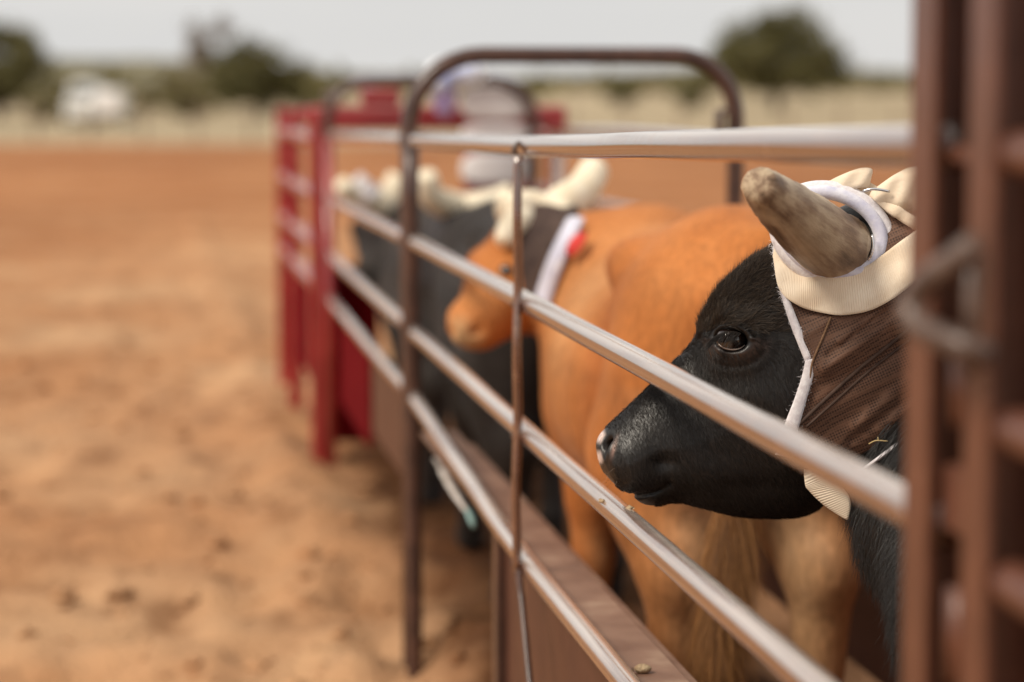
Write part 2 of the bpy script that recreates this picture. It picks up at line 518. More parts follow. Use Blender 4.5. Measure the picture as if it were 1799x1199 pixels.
def add_curves(name, roots, dirs, length, radius, mat, parent, npts=4, droop=None, jitter=0.15):
    """hair strands as one curves object; roots/dirs Nx3 world, droop = world vector bent into towards the tip"""
    N = len(roots)
    if N == 0:
        return None
    hc = bpy.data.hair_curves.new(name)
    hc.add_curves([npts] * N)
    t = np.linspace(0, 1, npts)
    length = np.broadcast_to(np.asarray(length, dtype=float), (N,)) * RNG.uniform(0.7, 1.25, N)
    dirs = dirs + RNG.normal(0, jitter, dirs.shape)
    dirs /= np.linalg.norm(dirs, axis=1)[:, None] + 1e-9
    dr = np.zeros((N, 3)) if droop is None else np.broadcast_to(droop, (N, 3))
    wob = RNG.normal(0, jitter * 0.6, (N, 3))
    pos = roots[:, None, :] + length[:, None, None] * (t[None, :, None] * dirs[:, None, :] + (t ** 2)[None, :, None] * (dr + wob)[:, None, :])
    off = world_loc(parent)
    hc.attributes['position'].data.foreach_set('vector', (pos - off).astype(np.float32).ravel())
    rad = radius * (1 - 0.85 * t)[None, :] * RNG.uniform(0.7, 1.3, N)[:, None]
    if 'radius' not in hc.attributes:
        hc.attributes.new('radius', 'FLOAT', 'POINT')
    hc.attributes['radius'].data.foreach_set('value', rad.astype(np.float32).ravel())
    hc.materials.append(mat)
    o = bpy.data.objects.new(name, hc)
    COL.objects.link(o)
    o.parent = parent
    return o

# ------------------------------------------------------------------ signed-distance modelling
def smin(a, b, k):
    h = np.maximum(k - np.abs(a - b), 0) / k
    return np.minimum(a, b) - h * h * k * 0.25

def smax(a, b, k):
    return -smin(-a, -b, k)

def rcone(p, a, b, ra, rb):
    a, b = np.asarray(a, np.float32), np.asarray(b, np.float32)
    ba = b - a
    x, y, z = p[0] - a[0], p[1] - a[1], p[2] - a[2]
    h = np.clip((x * ba[0] + y * ba[1] + z * ba[2]) / float(ba @ ba), 0, 1)
    return np.sqrt((x - h * ba[0]) ** 2 + (y - h * ba[1]) ** 2 + (z - h * ba[2]) ** 2) - (ra + (rb - ra) * h)

def ellip(p, c, r):
    x, y, z = (p[0] - c[0]) / r[0], (p[1] - c[1]) / r[1], (p[2] - c[2]) / r[2]
    k0 = np.sqrt(x * x + y * y + z * z)
    k1 = np.sqrt((x / r[0]) ** 2 + (y / r[1]) ** 2 + (z / r[2]) ** 2) + 1e-9
    return k0 * (k0 - 1) / k1

def gauss(p, c, s):
    s = (s, s, s) if np.isscalar(s) else s
    return np.exp(-(((p[0] - c[0]) / s[0]) ** 2 + ((p[1] - c[1]) / s[1]) ** 2 + ((p[2] - c[2]) / s[2]) ** 2))

def surface_nets(D, org, h):
    S = D < 0
    c = [(i, j, k) for i in (0, 1) for j in (0, 1) for k in (0, 1)]
    sl = lambda i, n: slice(i, n - 1 + i)
    nx, ny, nz = D.shape
    cnt = sum(S[sl(i, nx), sl(j, ny), sl(k, nz)].astype(np.int8) for i, j, k in c)
    act = np.argwhere((cnt > 0) & (cnt < 8))
    ids = -np.ones((nx - 1, ny - 1, nz - 1), np.int64)
    ids[act[:, 0], act[:, 1], act[:, 2]] = np.arange(len(act))
    val = {q: D[act[:, 0] + q[0], act[:, 1] + q[1], act[:, 2] + q[2]] for q in c}
    acc = np.zeros((len(act), 3)); num = np.zeros(len(act))
    for q in c:
        for ax in range(3):
            if q[ax] == 0:
                r = tuple(1 if a == ax else q[a] for a in range(3))
                d0, d1 = val[q], val[r]
                m = (d0 < 0) != (d1 < 0)
                t = d0[m] / (d0[m] - d1[m])
                pt = np.tile(np.array(q, float), (m.sum(), 1))
                pt[:, ax] += t
                acc[m] += pt; num[m] += 1
    V = (act + acc / num[:, None]) * h + np.asarray(org)
    Fs = []
    for ax in range(3):
        a1, a2 = (ax + 1) % 3, (ax + 2) % 3
        s0 = [slice(1, n - 1) for n in D.shape]; s1 = list(s0)
        s0[ax] = slice(0, D.shape[ax] - 1); s1[ax] = slice(1, D.shape[ax])
        A, B = S[tuple(s0)], S[tuple(s1)]
        e = np.argwhere(A != B)
        flip = B[tuple(e.T)]
        g = e.copy(); g[:, a1] += 1; g[:, a2] += 1
        q = []
        for d1, d2 in ((-1, -1), (0, -1), (0, 0), (-1, 0)):
            w = g.copy(); w[:, a1] += d1; w[:, a2] += d2
            q.append(ids[w[:, 0], w[:, 1], w[:, 2]])
        q = np.stack(q, 1)
        q[flip] = q[flip][:, ::-1]
        Fs.append(q)
    Fc = np.vstack(Fs)
    Fc = Fc[(Fc >= 0).all(1)]
    return V, Fc

def relax(V, Fc, it=2, lam=0.5):
    for _ in range(it):
        acc = np.zeros_like(V); num = np.zeros(len(V))
        for k in range(4):
            a, b = Fc[:, k], Fc[:, (k + 1) % 4]
            np.add.at(acc, a, V[b]); np.add.at(num, a, 1)
            np.add.at(acc, b, V[a]); np.add.at(num, b, 1)
        V = V + lam * (acc / np.maximum(num, 1)[:, None] - V)
    return V

def grid(lo, hi, h):
    ax = [np.arange(l, u + h, h, dtype=np.float32) for l, u in zip(lo, hi)]
    return np.meshgrid(*ax, indexing='ij')

def vnoise(x, y, seed=0):
    """smooth 2-D value noise in 0..1"""
    r = np.random.default_rng(seed).random((256, 256))
    xi, yi = np.floor(x).astype(int), np.floor(y).astype(int)
    fx, fy = x - xi, y - yi
    fx, fy = fx * fx * (3 - 2 * fx), fy * fy * (3 - 2 * fy)
    g = lambda i, j: r[i % 256, j % 256]
    return (g(xi, yi) * (1 - fx) + g(xi + 1, yi) * fx) * (1 - fy) + (g(xi, yi + 1) * (1 - fx) + g(xi + 1, yi + 1) * fx) * fy

def grid_mesh(name, xs, ys, zf, mat, kind='structure'):
    X, Y = np.meshgrid(xs, ys, indexing='ij')
    Z = zf(X, Y)
    V = np.stack([X, Y, Z], -1).reshape(-1, 3)
    ny = len(ys)
    i, j = np.meshgrid(np.arange(len(xs) - 1), np.arange(ny - 1), indexing='ij')
    a = (i * ny + j).ravel()
    Fc = np.stack([a, a + ny, a + ny + 1, a + 1], 1)
    o = mesh_obj(name, V, Fc, mat)
    o['kind'] = kind
    return o

# ------------------------------------------------------------------ ground, field, hills
def dirt_mat():
    m, nt, b = new_mat('arena_dirt')
    n, l = nt.nodes, nt.links
    setc(b, (0.4, 0.2, 0.1), 0.95, 0.1)
    tc = n.new('ShaderNodeTexCoord')
    def noise(scale, detail=5, stretch=(1, 1, 1), rot=0):
        mp = n.new('ShaderNodeMapping')
        mp.inputs['Scale'].default_value = stretch
        mp.inputs['Rotation'].default_value = (0, 0, rot)
        l.new(tc.outputs['Object'], mp.inputs['Vector'])
        z = n.new('ShaderNodeTexNoise')
        z.inputs['Scale'].default_value = scale
        z.inputs['Detail'].default_value = detail
        l.new(mp.outputs[0], z.inputs['Vector'])
        return z
    def ramp(src, stops):
        r = n.new('ShaderNodeValToRGB')
        e = r.color_ramp.elements
        e[0].position, e[0].color = stops[0][0], (*stops[0][1], 1)
        e[1].position, e[1].color = stops[-1][0], (*stops[-1][1], 1)
        for p, c in stops[1:-1]:
            x = e.new(p); x.color = (*c, 1)
        l.new(src, r.inputs[0])
        return r
    big = noise(0.55, 4)
    r1 = ramp(big.outputs['Fac'], [(0.3, (0.395, 0.20, 0.098)), (0.47, (0.455, 0.25, 0.13)), (0.64, (0.54, 0.34, 0.195))])
    mid = noise(4.5, 5)
    r2 = ramp(mid.outputs['Fac'], [(0.30, (0.62, 0.57, 0.54)), (0.42, (0.93, 0.92, 0.92)), (0.7, (1.1, 1.08, 1.05))])
    far = noise(0.16, 4, (1.6, 0.16, 1), 0.35)
    r3 = ramp(far.outputs['Fac'], [(0.35, (0.80, 0.74, 0.70)), (0.65, (1.08, 1.07, 1.06))])
    m1 = n.new('ShaderNodeMixRGB'); m1.blend_type = 'MULTIPLY'; m1.inputs[0].default_value = 1
    m2 = n.new('ShaderNodeMixRGB'); m2.blend_type = 'MULTIPLY'; m2.inputs[0].default_value = 0.9
    l.new(r1.outputs[0], m1.inputs[1]); l.new(r2.outputs[0], m1.inputs[2])
    l.new(m1.outputs[0], m2.inputs[1]); l.new(r3.outputs[0], m2.inputs[2])
    # raked red soil farther out, trampled dark alley soil with shade mixed into its colour
    sp = n.new('ShaderNodeSeparateXYZ'); l.new(tc.outputs['Object'], sp.inputs[0])
    mf = n.new('ShaderNodeMapRange'); mf.inputs['From Min'].default_value = 13; mf.inputs['From Max'].default_value = 34
    l.new(sp.outputs['Y'], mf.inputs['Value'])
    m3 = n.new('ShaderNodeMixRGB'); m3.blend_type = 'MULTIPLY'; m3.inputs[2].default_value = (0.84, 0.68, 0.56, 1)
    l.new(mf.outputs[0], m3.inputs[0]); l.new(m2.outputs[0], m3.inputs[1])
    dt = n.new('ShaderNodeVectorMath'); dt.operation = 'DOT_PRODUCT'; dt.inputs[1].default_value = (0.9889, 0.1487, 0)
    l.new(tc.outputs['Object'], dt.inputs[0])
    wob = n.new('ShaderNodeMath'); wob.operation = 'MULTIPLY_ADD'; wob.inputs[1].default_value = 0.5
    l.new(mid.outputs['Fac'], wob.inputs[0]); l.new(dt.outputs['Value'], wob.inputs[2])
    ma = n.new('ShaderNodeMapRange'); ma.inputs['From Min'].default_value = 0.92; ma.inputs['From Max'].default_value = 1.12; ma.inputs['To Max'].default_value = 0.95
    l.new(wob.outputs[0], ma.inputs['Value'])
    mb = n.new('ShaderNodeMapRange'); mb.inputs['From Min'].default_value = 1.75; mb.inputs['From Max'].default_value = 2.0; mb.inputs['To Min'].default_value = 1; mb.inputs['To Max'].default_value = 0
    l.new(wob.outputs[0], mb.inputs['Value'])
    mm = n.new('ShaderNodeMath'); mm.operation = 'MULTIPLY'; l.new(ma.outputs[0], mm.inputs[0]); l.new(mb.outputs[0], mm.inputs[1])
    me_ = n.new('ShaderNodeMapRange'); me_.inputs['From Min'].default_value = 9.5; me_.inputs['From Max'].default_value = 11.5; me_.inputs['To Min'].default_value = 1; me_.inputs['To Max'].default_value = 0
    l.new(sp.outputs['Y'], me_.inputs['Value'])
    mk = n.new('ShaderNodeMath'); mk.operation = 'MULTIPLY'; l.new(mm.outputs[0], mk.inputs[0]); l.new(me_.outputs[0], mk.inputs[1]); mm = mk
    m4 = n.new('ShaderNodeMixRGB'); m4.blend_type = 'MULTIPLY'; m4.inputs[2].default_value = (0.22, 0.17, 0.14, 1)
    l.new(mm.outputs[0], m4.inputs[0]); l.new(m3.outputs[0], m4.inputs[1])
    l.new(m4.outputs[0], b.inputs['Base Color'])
    fine = noise(38, 5)
    bp = n.new('ShaderNodeBump')
    bp.inputs['Strength'].default_value = 0.8
    bp.inputs['Distance'].default_value = 0.03
    l.new(fine.outputs['Fac'], bp.inputs['Height'])
    l.new(bp.outputs[0], b.inputs['Normal'])
    return m
M['dirt'] = dirt_mat()
M['grass'] = noise_mat('dry_grass', (0.30, 0.24, 0.15), (0.44, 0.35, 0.23), 0.05, 0.95, 0.1, detail=8, c2=(0.52, 0.43, 0.3))
M['hill'] = noise_mat('scrub_hill', (0.13, 0.125, 0.075), (0.25, 0.215, 0.14), 0.012, 0.95, 0.1, detail=9, c2=(0.34, 0.28, 0.19))

def ground_z(X, Y):
    near = np.clip(1 - (Y - 16) / 30, 0.15, 1)
    z = 0.055 * (vnoise(X * 1.7, Y * 1.7, 1) - 0.5) + 0.06 * (vnoise(X * 5.1, Y * 5.1, 2) - 0.5) + 0.032 * (vnoise(X * 13, Y * 13, 3) - 0.5)
    # hoof prints and clods: sharper dips
    h = vnoise(X * 4.0 + 9, Y * 4.0, 4)
    z = z - 0.22 * np.clip(h - 0.70, 0, 1)
    h2 = vnoise(X * 7.5 + 3, Y * 7.5, 14)
    z = z + 0.09 * np.clip(h2 - 0.72, 0, 1)
    # bank of loose dirt thrown up along the foot of the fence
    o = X * FN[0] + Y * FN[1] - FA
    z = z + 0.05 * np.exp(-((o + 0.16) / 0.13) ** 2)
    fall = np.clip((8.2 - Y) / 2.2, 0, 1); fall = fall * fall * (3 - 2 * fall)
    out = np.clip((0.14 - o) / 0.22, 0, 1)
    return z * near - 0.20 * fall * out * out * (3 - 2 * out)
xs = np.concatenate([np.linspace(-160, -6, 40), np.arange(-5.8, 3.6, 0.045), np.linspace(4, 160, 40)])
ys = np.concatenate([np.linspace(-120, 3, 12), np.arange(3.2, 14, 0.045), np.arange(14.1, 30, 0.2), np.linspace(30.5, 78, 40)])
grid_mesh('ground', xs, ys, ground_z, M['dirt'])

# loose clods scattered over the churned dirt, past counting
_t = (1 + 5 ** 0.5) / 2
_ico = np.array([(-1, _t, 0), (1, _t, 0), (-1, -_t, 0), (1, -_t, 0), (0, -1, _t), (0, 1, _t), (0, -1, -_t), (0, 1, -_t), (_t, 0, -1), (_t, 0, 1), (-_t, 0, -1), (-_t, 0, 1)]) / 1.9
_icf = np.array([(0, 11, 5), (0, 5, 1), (0, 1, 7), (0, 7, 10), (0, 10, 11), (1, 5, 9), (5, 11, 4), (11, 10, 2), (10, 7, 6), (7, 1, 8), (3, 9, 4), (3, 4, 2), (3, 2, 6), (3, 6, 8), (3, 8, 9), (4, 9, 5), (2, 4, 11), (6, 2, 10), (8, 6, 7), (9, 8, 1)])
rc = np.random.default_rng(31)
NC = 1000
cy = 5.2 + 13 * rc.random(NC) ** 1.5
cx = rc.uniform(-0.24, 0.06, NC) * cy + rc.normal(0, 0.05, NC)
kp = (cx * FN[0] + cy * FN[1] - FA) < 0.8
cx, cy = cx[kp], cy[kp]; NC = len(cx)
cr = 0.008 + 0.030 * rc.random(NC) ** 3
cv = _ico[None] * cr[:, None, None] * rc.uniform(0.6, 1.3, (NC, 12, 1)) * np.array([1.2, 1.2, 0.75])
cv = cv + np.stack([cx, cy, ground_z(cx, cy) + 0.25 * cr], 1)[:, None, :]
cf = (_icf[None] + 12 * np.arange(NC)[:, None, None]).reshape(-1, 3)
lo_ = mesh_obj('loose_dirt', cv.reshape(-1, 3), cf, M['dirt'], None, False)
lo_['kind'] = 'stuff'

def field_z(X, Y):
    t = np.clip((Y - 74) / 260, 0, 1)
    z = -0.08 + 0.1 * np.clip((Y - 74) / 6, 0, 1) + 2.4 * t ** 1.2
    z = z + 0.35 * (vnoise(X * 0.03, Y * 0.03, 5) - 0.5) * np.clip((Y - 80) / 60, 0, 1)
    return z
grid_mesh('field', np.linspace(-420, 420, 120), np.concatenate([np.linspace(74, 200, 60), np.linspace(206, 460, 40)]), field_z, M['grass'])

def hill_z(X, Y):
    t = np.clip((Y - 440) / 1100, 0, 1)
    az = X / Y * FPX + 899.5
    ridge = 17 + 9 * np.exp(-((az - 120) / 420) ** 2) - 5 * np.exp(-((az - 820) / 260) ** 2) + 3 * np.exp(-((az - 1250) / 300) ** 2)
    z = 1.6 + (ridge - 1.6) * (t ** 0.9) + 6 * (vnoise(X * 0.006, Y * 0.006, 6) - 0.5) * t + 3 * (vnoise(X * 0.03, Y * 0.03, 8) - 0.5) * t
    return z
grid_mesh('hills', np.linspace(-1500, 1500, 150), np.linspace(440, 1700, 60), hill_z, M['hill'])

# ------------------------------------------------------------------ trees and shrubs
def leaves(n, centre, radii, size, seed):
    r = np.random.default_rng(seed)
    nb = max(10, n // 190)
    # clumps in the crown volume, leaves round every clump
    d = r.normal(size=(nb, 3)); d /= np.linalg.norm(d, axis=1)[:, None]
    cl = d * (r.uniform(0.25, 1, nb) ** 0.5)[:, None] * radii * (0.7 + 0.5 * r.random(nb))[:, None]
    cl[:, 2] = np.maximum(cl[:, 2], -0.75 * radii[2])
    k = r.integers(0, nb, n)
    pos = centre + cl[k] + r.normal(0, 0.13, (n, 3)) * radii
    a = r.normal(size=(n, 3)); a /= np.linalg.norm(a, axis=1)[:, None]
    b = np.cross(a, r.normal(size=(n, 3))); b /= np.linalg.norm(b, axis=1)[:, None]
    s = size * r.uniform(0.5, 1.3, n)[:, None]
    V = np.stack([pos - a * s, pos + b * s * 0.45, pos + a * s, pos - b * s * 0.45], 1).reshape(-1, 3)
    Fc = np.arange(4 * n).reshape(n, 4)
    return V, Fc, centre + cl

def tree(name, label, base, height, radii, n, leafmat, leafsize=0.22, seed=1, cat='tree', group=None, crown_z=None):
    base = np.array(base, float)
    root = empty(name, base, label, cat, group)
    radii = np.array(radii, float)
    centre = base + np.array([0, 0, crown_z if crown_z else height - radii[2]])
    V, Fc, cl = leaves(n, centre, radii, leafsize, seed)
    mesh_obj('crown', V, Fc, leafmat, root, False)
    r = np.random.default_rng(seed + 50)
    tv, tf = [], []
    def add(v, f):
        o = sum(len(x) for x in tv)
        tv.append(v); tf.extend([[q + o for q in ff] for ff in f])
    fork = base + (centre - base) * 0.55
    add(*tube_geo(catmull([base - [0, 0, 0.3], base + (fork - base) * 0.5 + r.normal(0, 0.05, 3), fork], 8), np.linspace(0.05, 0.035, 8) * height, 8))
    for c in cl[:: max(1, len(cl) // 14)]:
        mid = fork * 0.45 + c * 0.55 + r.normal(0, 0.12, 3)
        add(*tube_geo(catmull([fork, mid, c], 7), np.linspace(0.024, 0.006, 7) * height, 6))
    mesh_obj('trunk', np.vstack(tv), tf, M['bark'], root)
    return root

def on_field(px, y):
    x = (px - 899.5) / FPX * y
    return np.array([x, y, float(field_z(np.array([x]), np.array([float(y)]))[0])])

def bare_tree(name, label, base, height, seed):
    base = np.array(base, float)
    root = empty(name, base, label, 'tree')
    r = np.random.default_rng(seed)
    tv, tf = [], []
    def add(v, f):
        o = sum(len(x) for x in tv)
        tv.append(v); tf.extend([[q + o for q in ff] for ff in f])
    def grow(p, d, ln, rad, lev):
        e = p + d * ln
        mid = (p + e) / 2 + r.normal(0, 0.06 * ln, 3)
        add(*tube_geo(catmull([p, mid, e], 5), np.linspace(rad, rad * 0.6, 5), 5))
        if lev == 0:
            return
        for _ in range(3 if lev > 1 else 4):
            nd = d + r.normal(0, 0.42, 3); nd[2] = max(nd[2], -0.1); nd /= np.linalg.norm(nd)
            grow(e if r.random() < 0.6 else mid, nd, ln * r.uniform(0.6, 0.8), rad * 0.6, lev - 1)
    V, Fc, _ = leaves(1300, base + np.array([-0.1, 0, height * 0.72]), np.array([1.7, 1.5, 2.0]), 0.22, seed + 1)
    mesh_obj('twigs', V, Fc, M['twig'], root, False)
    grow(base - np.array([0, 0, 0.2]), np.array([0.03, 0, 1.0]), height * 0.3, 0.14, 5)
    mesh_obj('trunk', np.vstack(tv), tf, M['bark'], root)
    return root

tree('oak_tree', 'dark broad oak standing alone behind the arched gate top', on_field(1362, 150), 6.05, (4.25, 3.7, 2.55), 9000, M['leaf_a'], 0.24, 3, group='trees beyond the arena')
tree('oak_tree', 'dark oak cut by the picture edge beside the white van', on_field(2, 135), 5.1, (2.7, 3.0, 2.2), 6500, M['leaf_a'], 0.22, 4, group='trees beyond the arena')
tree('oak_tree', 'wide low green oak behind the red chute, bare tree beside it', on_field(462, 140), 4.35, (3.3, 3.0, 2.0), 8000, M['leaf_a'], 0.22, 5, group='trees beyond the arena')
bare_tree('bare_tree', 'leafless grey tree rising beside the wide green oak', on_field(372, 145), 6.4, 9)
for i, (px, y, h, rx, lab) in enumerate([
        (95, 128, 2.2, 1.5, 'low olive bush between the dark oak and the white van'),
        (1088, 170, 2.3, 1.4, 'small green bush seen through the arched gate'),
        (1218, 165, 1.9, 1.2, 'low dark bush at the foot of the lone oak'),
        (275, 150, 1.7, 2.2, 'dry brown bush to the side of the white trailer'),
        (560, 160, 1.7, 1.7, 'olive bush just past the wide green oak'),
        (330, 135, 1.3, 1.5, 'dust-coloured low bush under the leafless tree')]):
    tree('bush', lab, on_field(px, y), h, (rx, rx, h * 0.5), 1500, M['leaf_b'] if i in (0, 3, 4, 5) else M['leaf_a'], 0.2, 20 + i, 'bush', 'bushes on the far field')

# scrub scattered over the far slope, too far to count
sv, sf = [], []
r_ = np.random.default_rng(5)
for k in range(420):
    y = r_.uniform(230, 900)
    x = r_.uniform(-0.27, 0.27) * y
    z0 = float((field_z if y < 450 else hill_z)(np.array([x]), np.array([y]))[0])
    v, f, _ = leaves(26, np.array([x, y, z0 + 0.9]), np.array([1, 1, 0.6]) * r_.uniform(1.2, 3.6), 1.0, 1000 + k)
    sf.append(f + sum(len(q) for q in sv)); sv.append(v)
so = mesh_obj('scrub', np.vstack(sv), np.vstack(sf), M['leaf_b'], None, False)
so['kind'] = 'stuff'

# boundary fence at the far edge of the arena: slim posts and two wires
fr = empty('wire_fence', (0, 79, 0), 'thin wire fence on slim posts along the far edge of the dirt', 'fence')
M['post_wood'] = noise_mat('weathered_post', (0.16, 0.11, 0.08), (0.26, 0.19, 0.14), 4, 0.9, 0.1)
_pv, _pf = tube_geo([[0, 0, -0.2], [0, 0, 0.6], [0, 0, 1.25]], [0.05, 0.05, 0.045], 8)
_pme = None
for k in range(24):
    x = -19 + k * 1.75
    if _pme is None:
        o = mesh_obj('post', _pv + np.array([x, 79, 0.0]), _pf, M['post_wood'], fr)
        o.data.transform(Matrix.Translation((-x, 0, 0))); o.location = (x, 0, 0); _pme = o.data
    else:
        o = bpy.data.objects.new('post', _pme); COL.objects.link(o); o.parent = fr; o.location = (x, 0, 0)
for z in (0.6, 1.1):
    tube('wire', [[-20, 79, z], [0, 79, z - 0.02], [22, 79, z]], 0.008, M['steel'], fr, 6, n=20)

# ------------------------------------------------------------------ white van and trailer far off
def vehicle_box(name, c, L, W, z0, z1, mat, parent, taper=0.0, bev=0.12):
    v, f = box_geo([c[0], c[1], (z0 + z1) / 2], [L / 2, 0, 0], [0, W / 2, 0], [0, 0, (z1 - z0) / 2], bev)
    if taper:
        top = v[:, 2] > (z0 + z1) / 2
        v[top, 0] = c[0] + (v[top, 0] - c[0]) * (1 - taper)
    o = mesh_obj(name, v, f, mat, parent, False)
    recalc(o)
    return o

def wheel(parent, x, y, z, r):
    v, f = tube_geo([[x, y - 0.1, z], [x, y + 0.1, z]], r, 18)
    w = mesh_obj('wheel', v, f, M['tyre'], parent)
    v, f = tube_geo([[x, y - 0.115, z], [x, y + 0.115, z]], r * 0.55, 12)
    mesh_obj('rim', v, f, M['white_body'], w)

g0 = on_field(155, 112)
van = empty('van', g0, 'white van parked beyond the arena beside a low white trailer', 'van')
vehicle_box('body', g0, 1.35, 3.4, g0[2] + 0.35, g0[2] + 1.25, M['white_body'], van)
vehicle_box('cabin', g0 + [0, 0.3, 0], 1.25, 2.6, g0[2] + 1.2, g0[2] + 1.98, M['white_body'], van, 0.15)
vehicle_box('windscreen', g0 + [0, -1.02, 0], 1.0, 0.08, g0[2] + 1.32, g0[2] + 1.72, M['glass_dark'], van, 0.12, 0.03)
for sx in (-1, 1):
    vehicle_box('headlight', g0 + [sx * 0.45, -1.71, 0], 0.24, 0.06, g0[2] + 0.75, g0[2] + 0.92, M['tin'], van, 0, 0.02)
    for yy in (-1.1, 1.15):
        wheel(van, g0[0] + sx * 0.58, g0[1] + yy, g0[2] + 0.33, 0.33)
g1 = on_field(200, 111)
trl = empty('trailer', g1, 'low white box trailer standing next to the white van', 'trailer')
vehicle_box('body', g1, 1.15, 2.2, g1[2] + 0.45, g1[2] + 1.6, M['white_body'], trl)
vehicle_box('door', g1 + [0, -1.11, 0], 0.9, 0.05, g1[2] + 0.55, g1[2] + 1.5, M['white_pad'], trl, 0, 0.02)
for sx in (-1, 1):
    wheel(trl, g1[0] + sx * 0.6, g1[1] + 0.1, g1[2] + 0.32, 0.32)

# ------------------------------------------------------------------ alley panels
R1 = 0.0195
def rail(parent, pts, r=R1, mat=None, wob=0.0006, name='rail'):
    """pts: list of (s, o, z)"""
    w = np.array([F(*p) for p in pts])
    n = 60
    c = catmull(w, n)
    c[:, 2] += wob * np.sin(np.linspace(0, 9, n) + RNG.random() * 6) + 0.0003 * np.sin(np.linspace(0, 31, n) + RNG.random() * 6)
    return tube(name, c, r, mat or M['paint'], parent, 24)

def hollowed_post(parent, s0, s1, z1=1.95):
    """square post opened as a channel towards the camera, shaped to shade that face"""
    t, w, lip = 0.004, 0.035, 0.008
    sec = [(s0, -w), (s1, -w), (s1, w), (s0, w), (s0, w - lip), (s0 + t, w - lip), (s0 + t, w - t), (s1 - t, w - t), (s1 - t, -w + t), (s0 + t, -w + t), (s0 + t, -w + 0.006), (s0, -w + 0.006)]
    n = len(sec)
    V = [F(s, o, z) for z in (-0.05, z1) for s, o in sec]
    Fc = [[i, (i + 1) % n, n + (i + 1) % n, n + i] for i in range(n)] + [list(range(n))[::-1], [n + i for i in range(n)]]
    o = mesh_obj('post', V, Fc, M['post_paint'], parent, False)
    recalc(o)
    return o

# near panel
near = empty('fence_panel', F(4.2, 0, 0), 'brown pipe fence panel in front of the black steer, nearest along the alley', 'fence panel', 'alley fence panels')
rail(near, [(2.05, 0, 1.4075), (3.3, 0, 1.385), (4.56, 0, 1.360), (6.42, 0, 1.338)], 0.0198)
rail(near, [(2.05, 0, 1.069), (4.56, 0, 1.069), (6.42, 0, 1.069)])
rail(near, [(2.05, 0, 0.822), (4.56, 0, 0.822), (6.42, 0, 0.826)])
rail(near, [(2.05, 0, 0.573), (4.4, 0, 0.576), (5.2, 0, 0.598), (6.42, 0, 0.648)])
# upright square post carrying the near ends
hollowed_post(near, 1.999, 2.062)
tube('post', [F(6.43, 0, -0.3), F(6.44, -0.002, 0.5), F(6.43, -0.006, 1.335)], 0.022, M['paint_dark'], near, 20, n=12)
# slim vertical brace strapped to the rails, a little bent
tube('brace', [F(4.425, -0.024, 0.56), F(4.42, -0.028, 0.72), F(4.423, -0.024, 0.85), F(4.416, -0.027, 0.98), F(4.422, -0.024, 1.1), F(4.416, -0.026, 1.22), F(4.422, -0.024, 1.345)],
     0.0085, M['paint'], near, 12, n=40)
tube('diagonal_rod', [F(4.41, -0.024, 0.57), F(4.22, -0.026, 0.34), F(3.98, -0.024, 0.08)], 0.0065, M['paint_dark'], near, 10, n=12)
for z in (1.355, 1.069, 0.822, 0.578):      # weld beads at the brace
    v, f = tube_geo(catmull([F(4.44, -0.02, z - 0.014), F(4.438, -0.029, z), F(4.435, -0.02, z + 0.016)], 8), [0.002, 0.004, 0.005, 0.0065, 0.006, 0.005, 0.004, 0.002], 8)
    mesh_obj('weld', v, f, M['steel'], near)
# ledge and sheeted lower side
fbox('ledge', 2.08, 6.40, 0.016, 0.112, 0.546, 0.560, M['ledge'], near, 0.003)
fbox('ledge_lip', 2.08, 6.40, 0.115, 0.16, 0.50, 0.522, M['ledge'], near, 0.004)
fbox('side_sheet', 2.08, 4.94, 0.03, 0.036, 0.12, 0.546, M['sheet'], near, 0.001)
fbox('sheet_post', 4.945, 5.0, 0.01, 0.06, 0.02, 0.546, M['paint_dark'], near, 0.004)

# a nearer panel whose post stands beside it, only its end in view
endp = empty('fence_panel', F(1.4, 0, 0), 'blurred square post and pipe ends at the picture edge, nearest the camera', 'fence panel', 'alley fence panels')
hollowed_post(endp, 1.850, 1.908)
for z in (1.405, 1.184, 1.058, 0.80, 0.55):
    rail(endp, [(0.9, -0.012, z), (1.4, -0.012, z), (1.852, -0.012, z)], 0.019, M['post_paint'])
hollowed_post(endp, 0.83, 0.90)
# joint hardware between the two posts
hook = empty('chain_hook', F(1.95, -0.04, 1.2), 'curved steel hook looped round the two square posts', 'hook')
hp = [P(1712, 432, 1.93), P(1672, 462, 1.94), P(1625, 497, 1.96), P(1602, 535, 1.97), P(1612, 572, 1.96), P(1650, 590, 1.94), P(1702, 612, 1.92), P(1730, 622, 1.93)]
tube('hook_rod', hp, 0.0115, M['steel'], hook, 14, n=40)
tube('hook_pin', [P(1706, 410, 1.935), P(1706, 660, 1.935)], 0.006, M['steel'], hook, 10)
hng = empty('hinge_bracket', F(1.95, 0, 1.0), 'steel bracket plate bridging the two square posts', 'bracket')
fbox('plate', 1.910, 1.997, -0.022, -0.008, 1.078, 1.135, M['post_paint'], hng, 0.003)
fbox('plate', 1.910, 1.997, -0.022, -0.010, 1.395, 1.41, M['post_paint'], hng, 0.003)
tube('hinge_pin', [F(1.922, -0.03, 1.18), F(1.922, -0.03, 1.235)], 0.011, M['post_paint'], hng, 14)
tube('hinge_pin', [F(1.922, -0.03, 0.96), F(1.922, -0.03, 1.04)], 0.012, M['post_paint'], hng, 14)

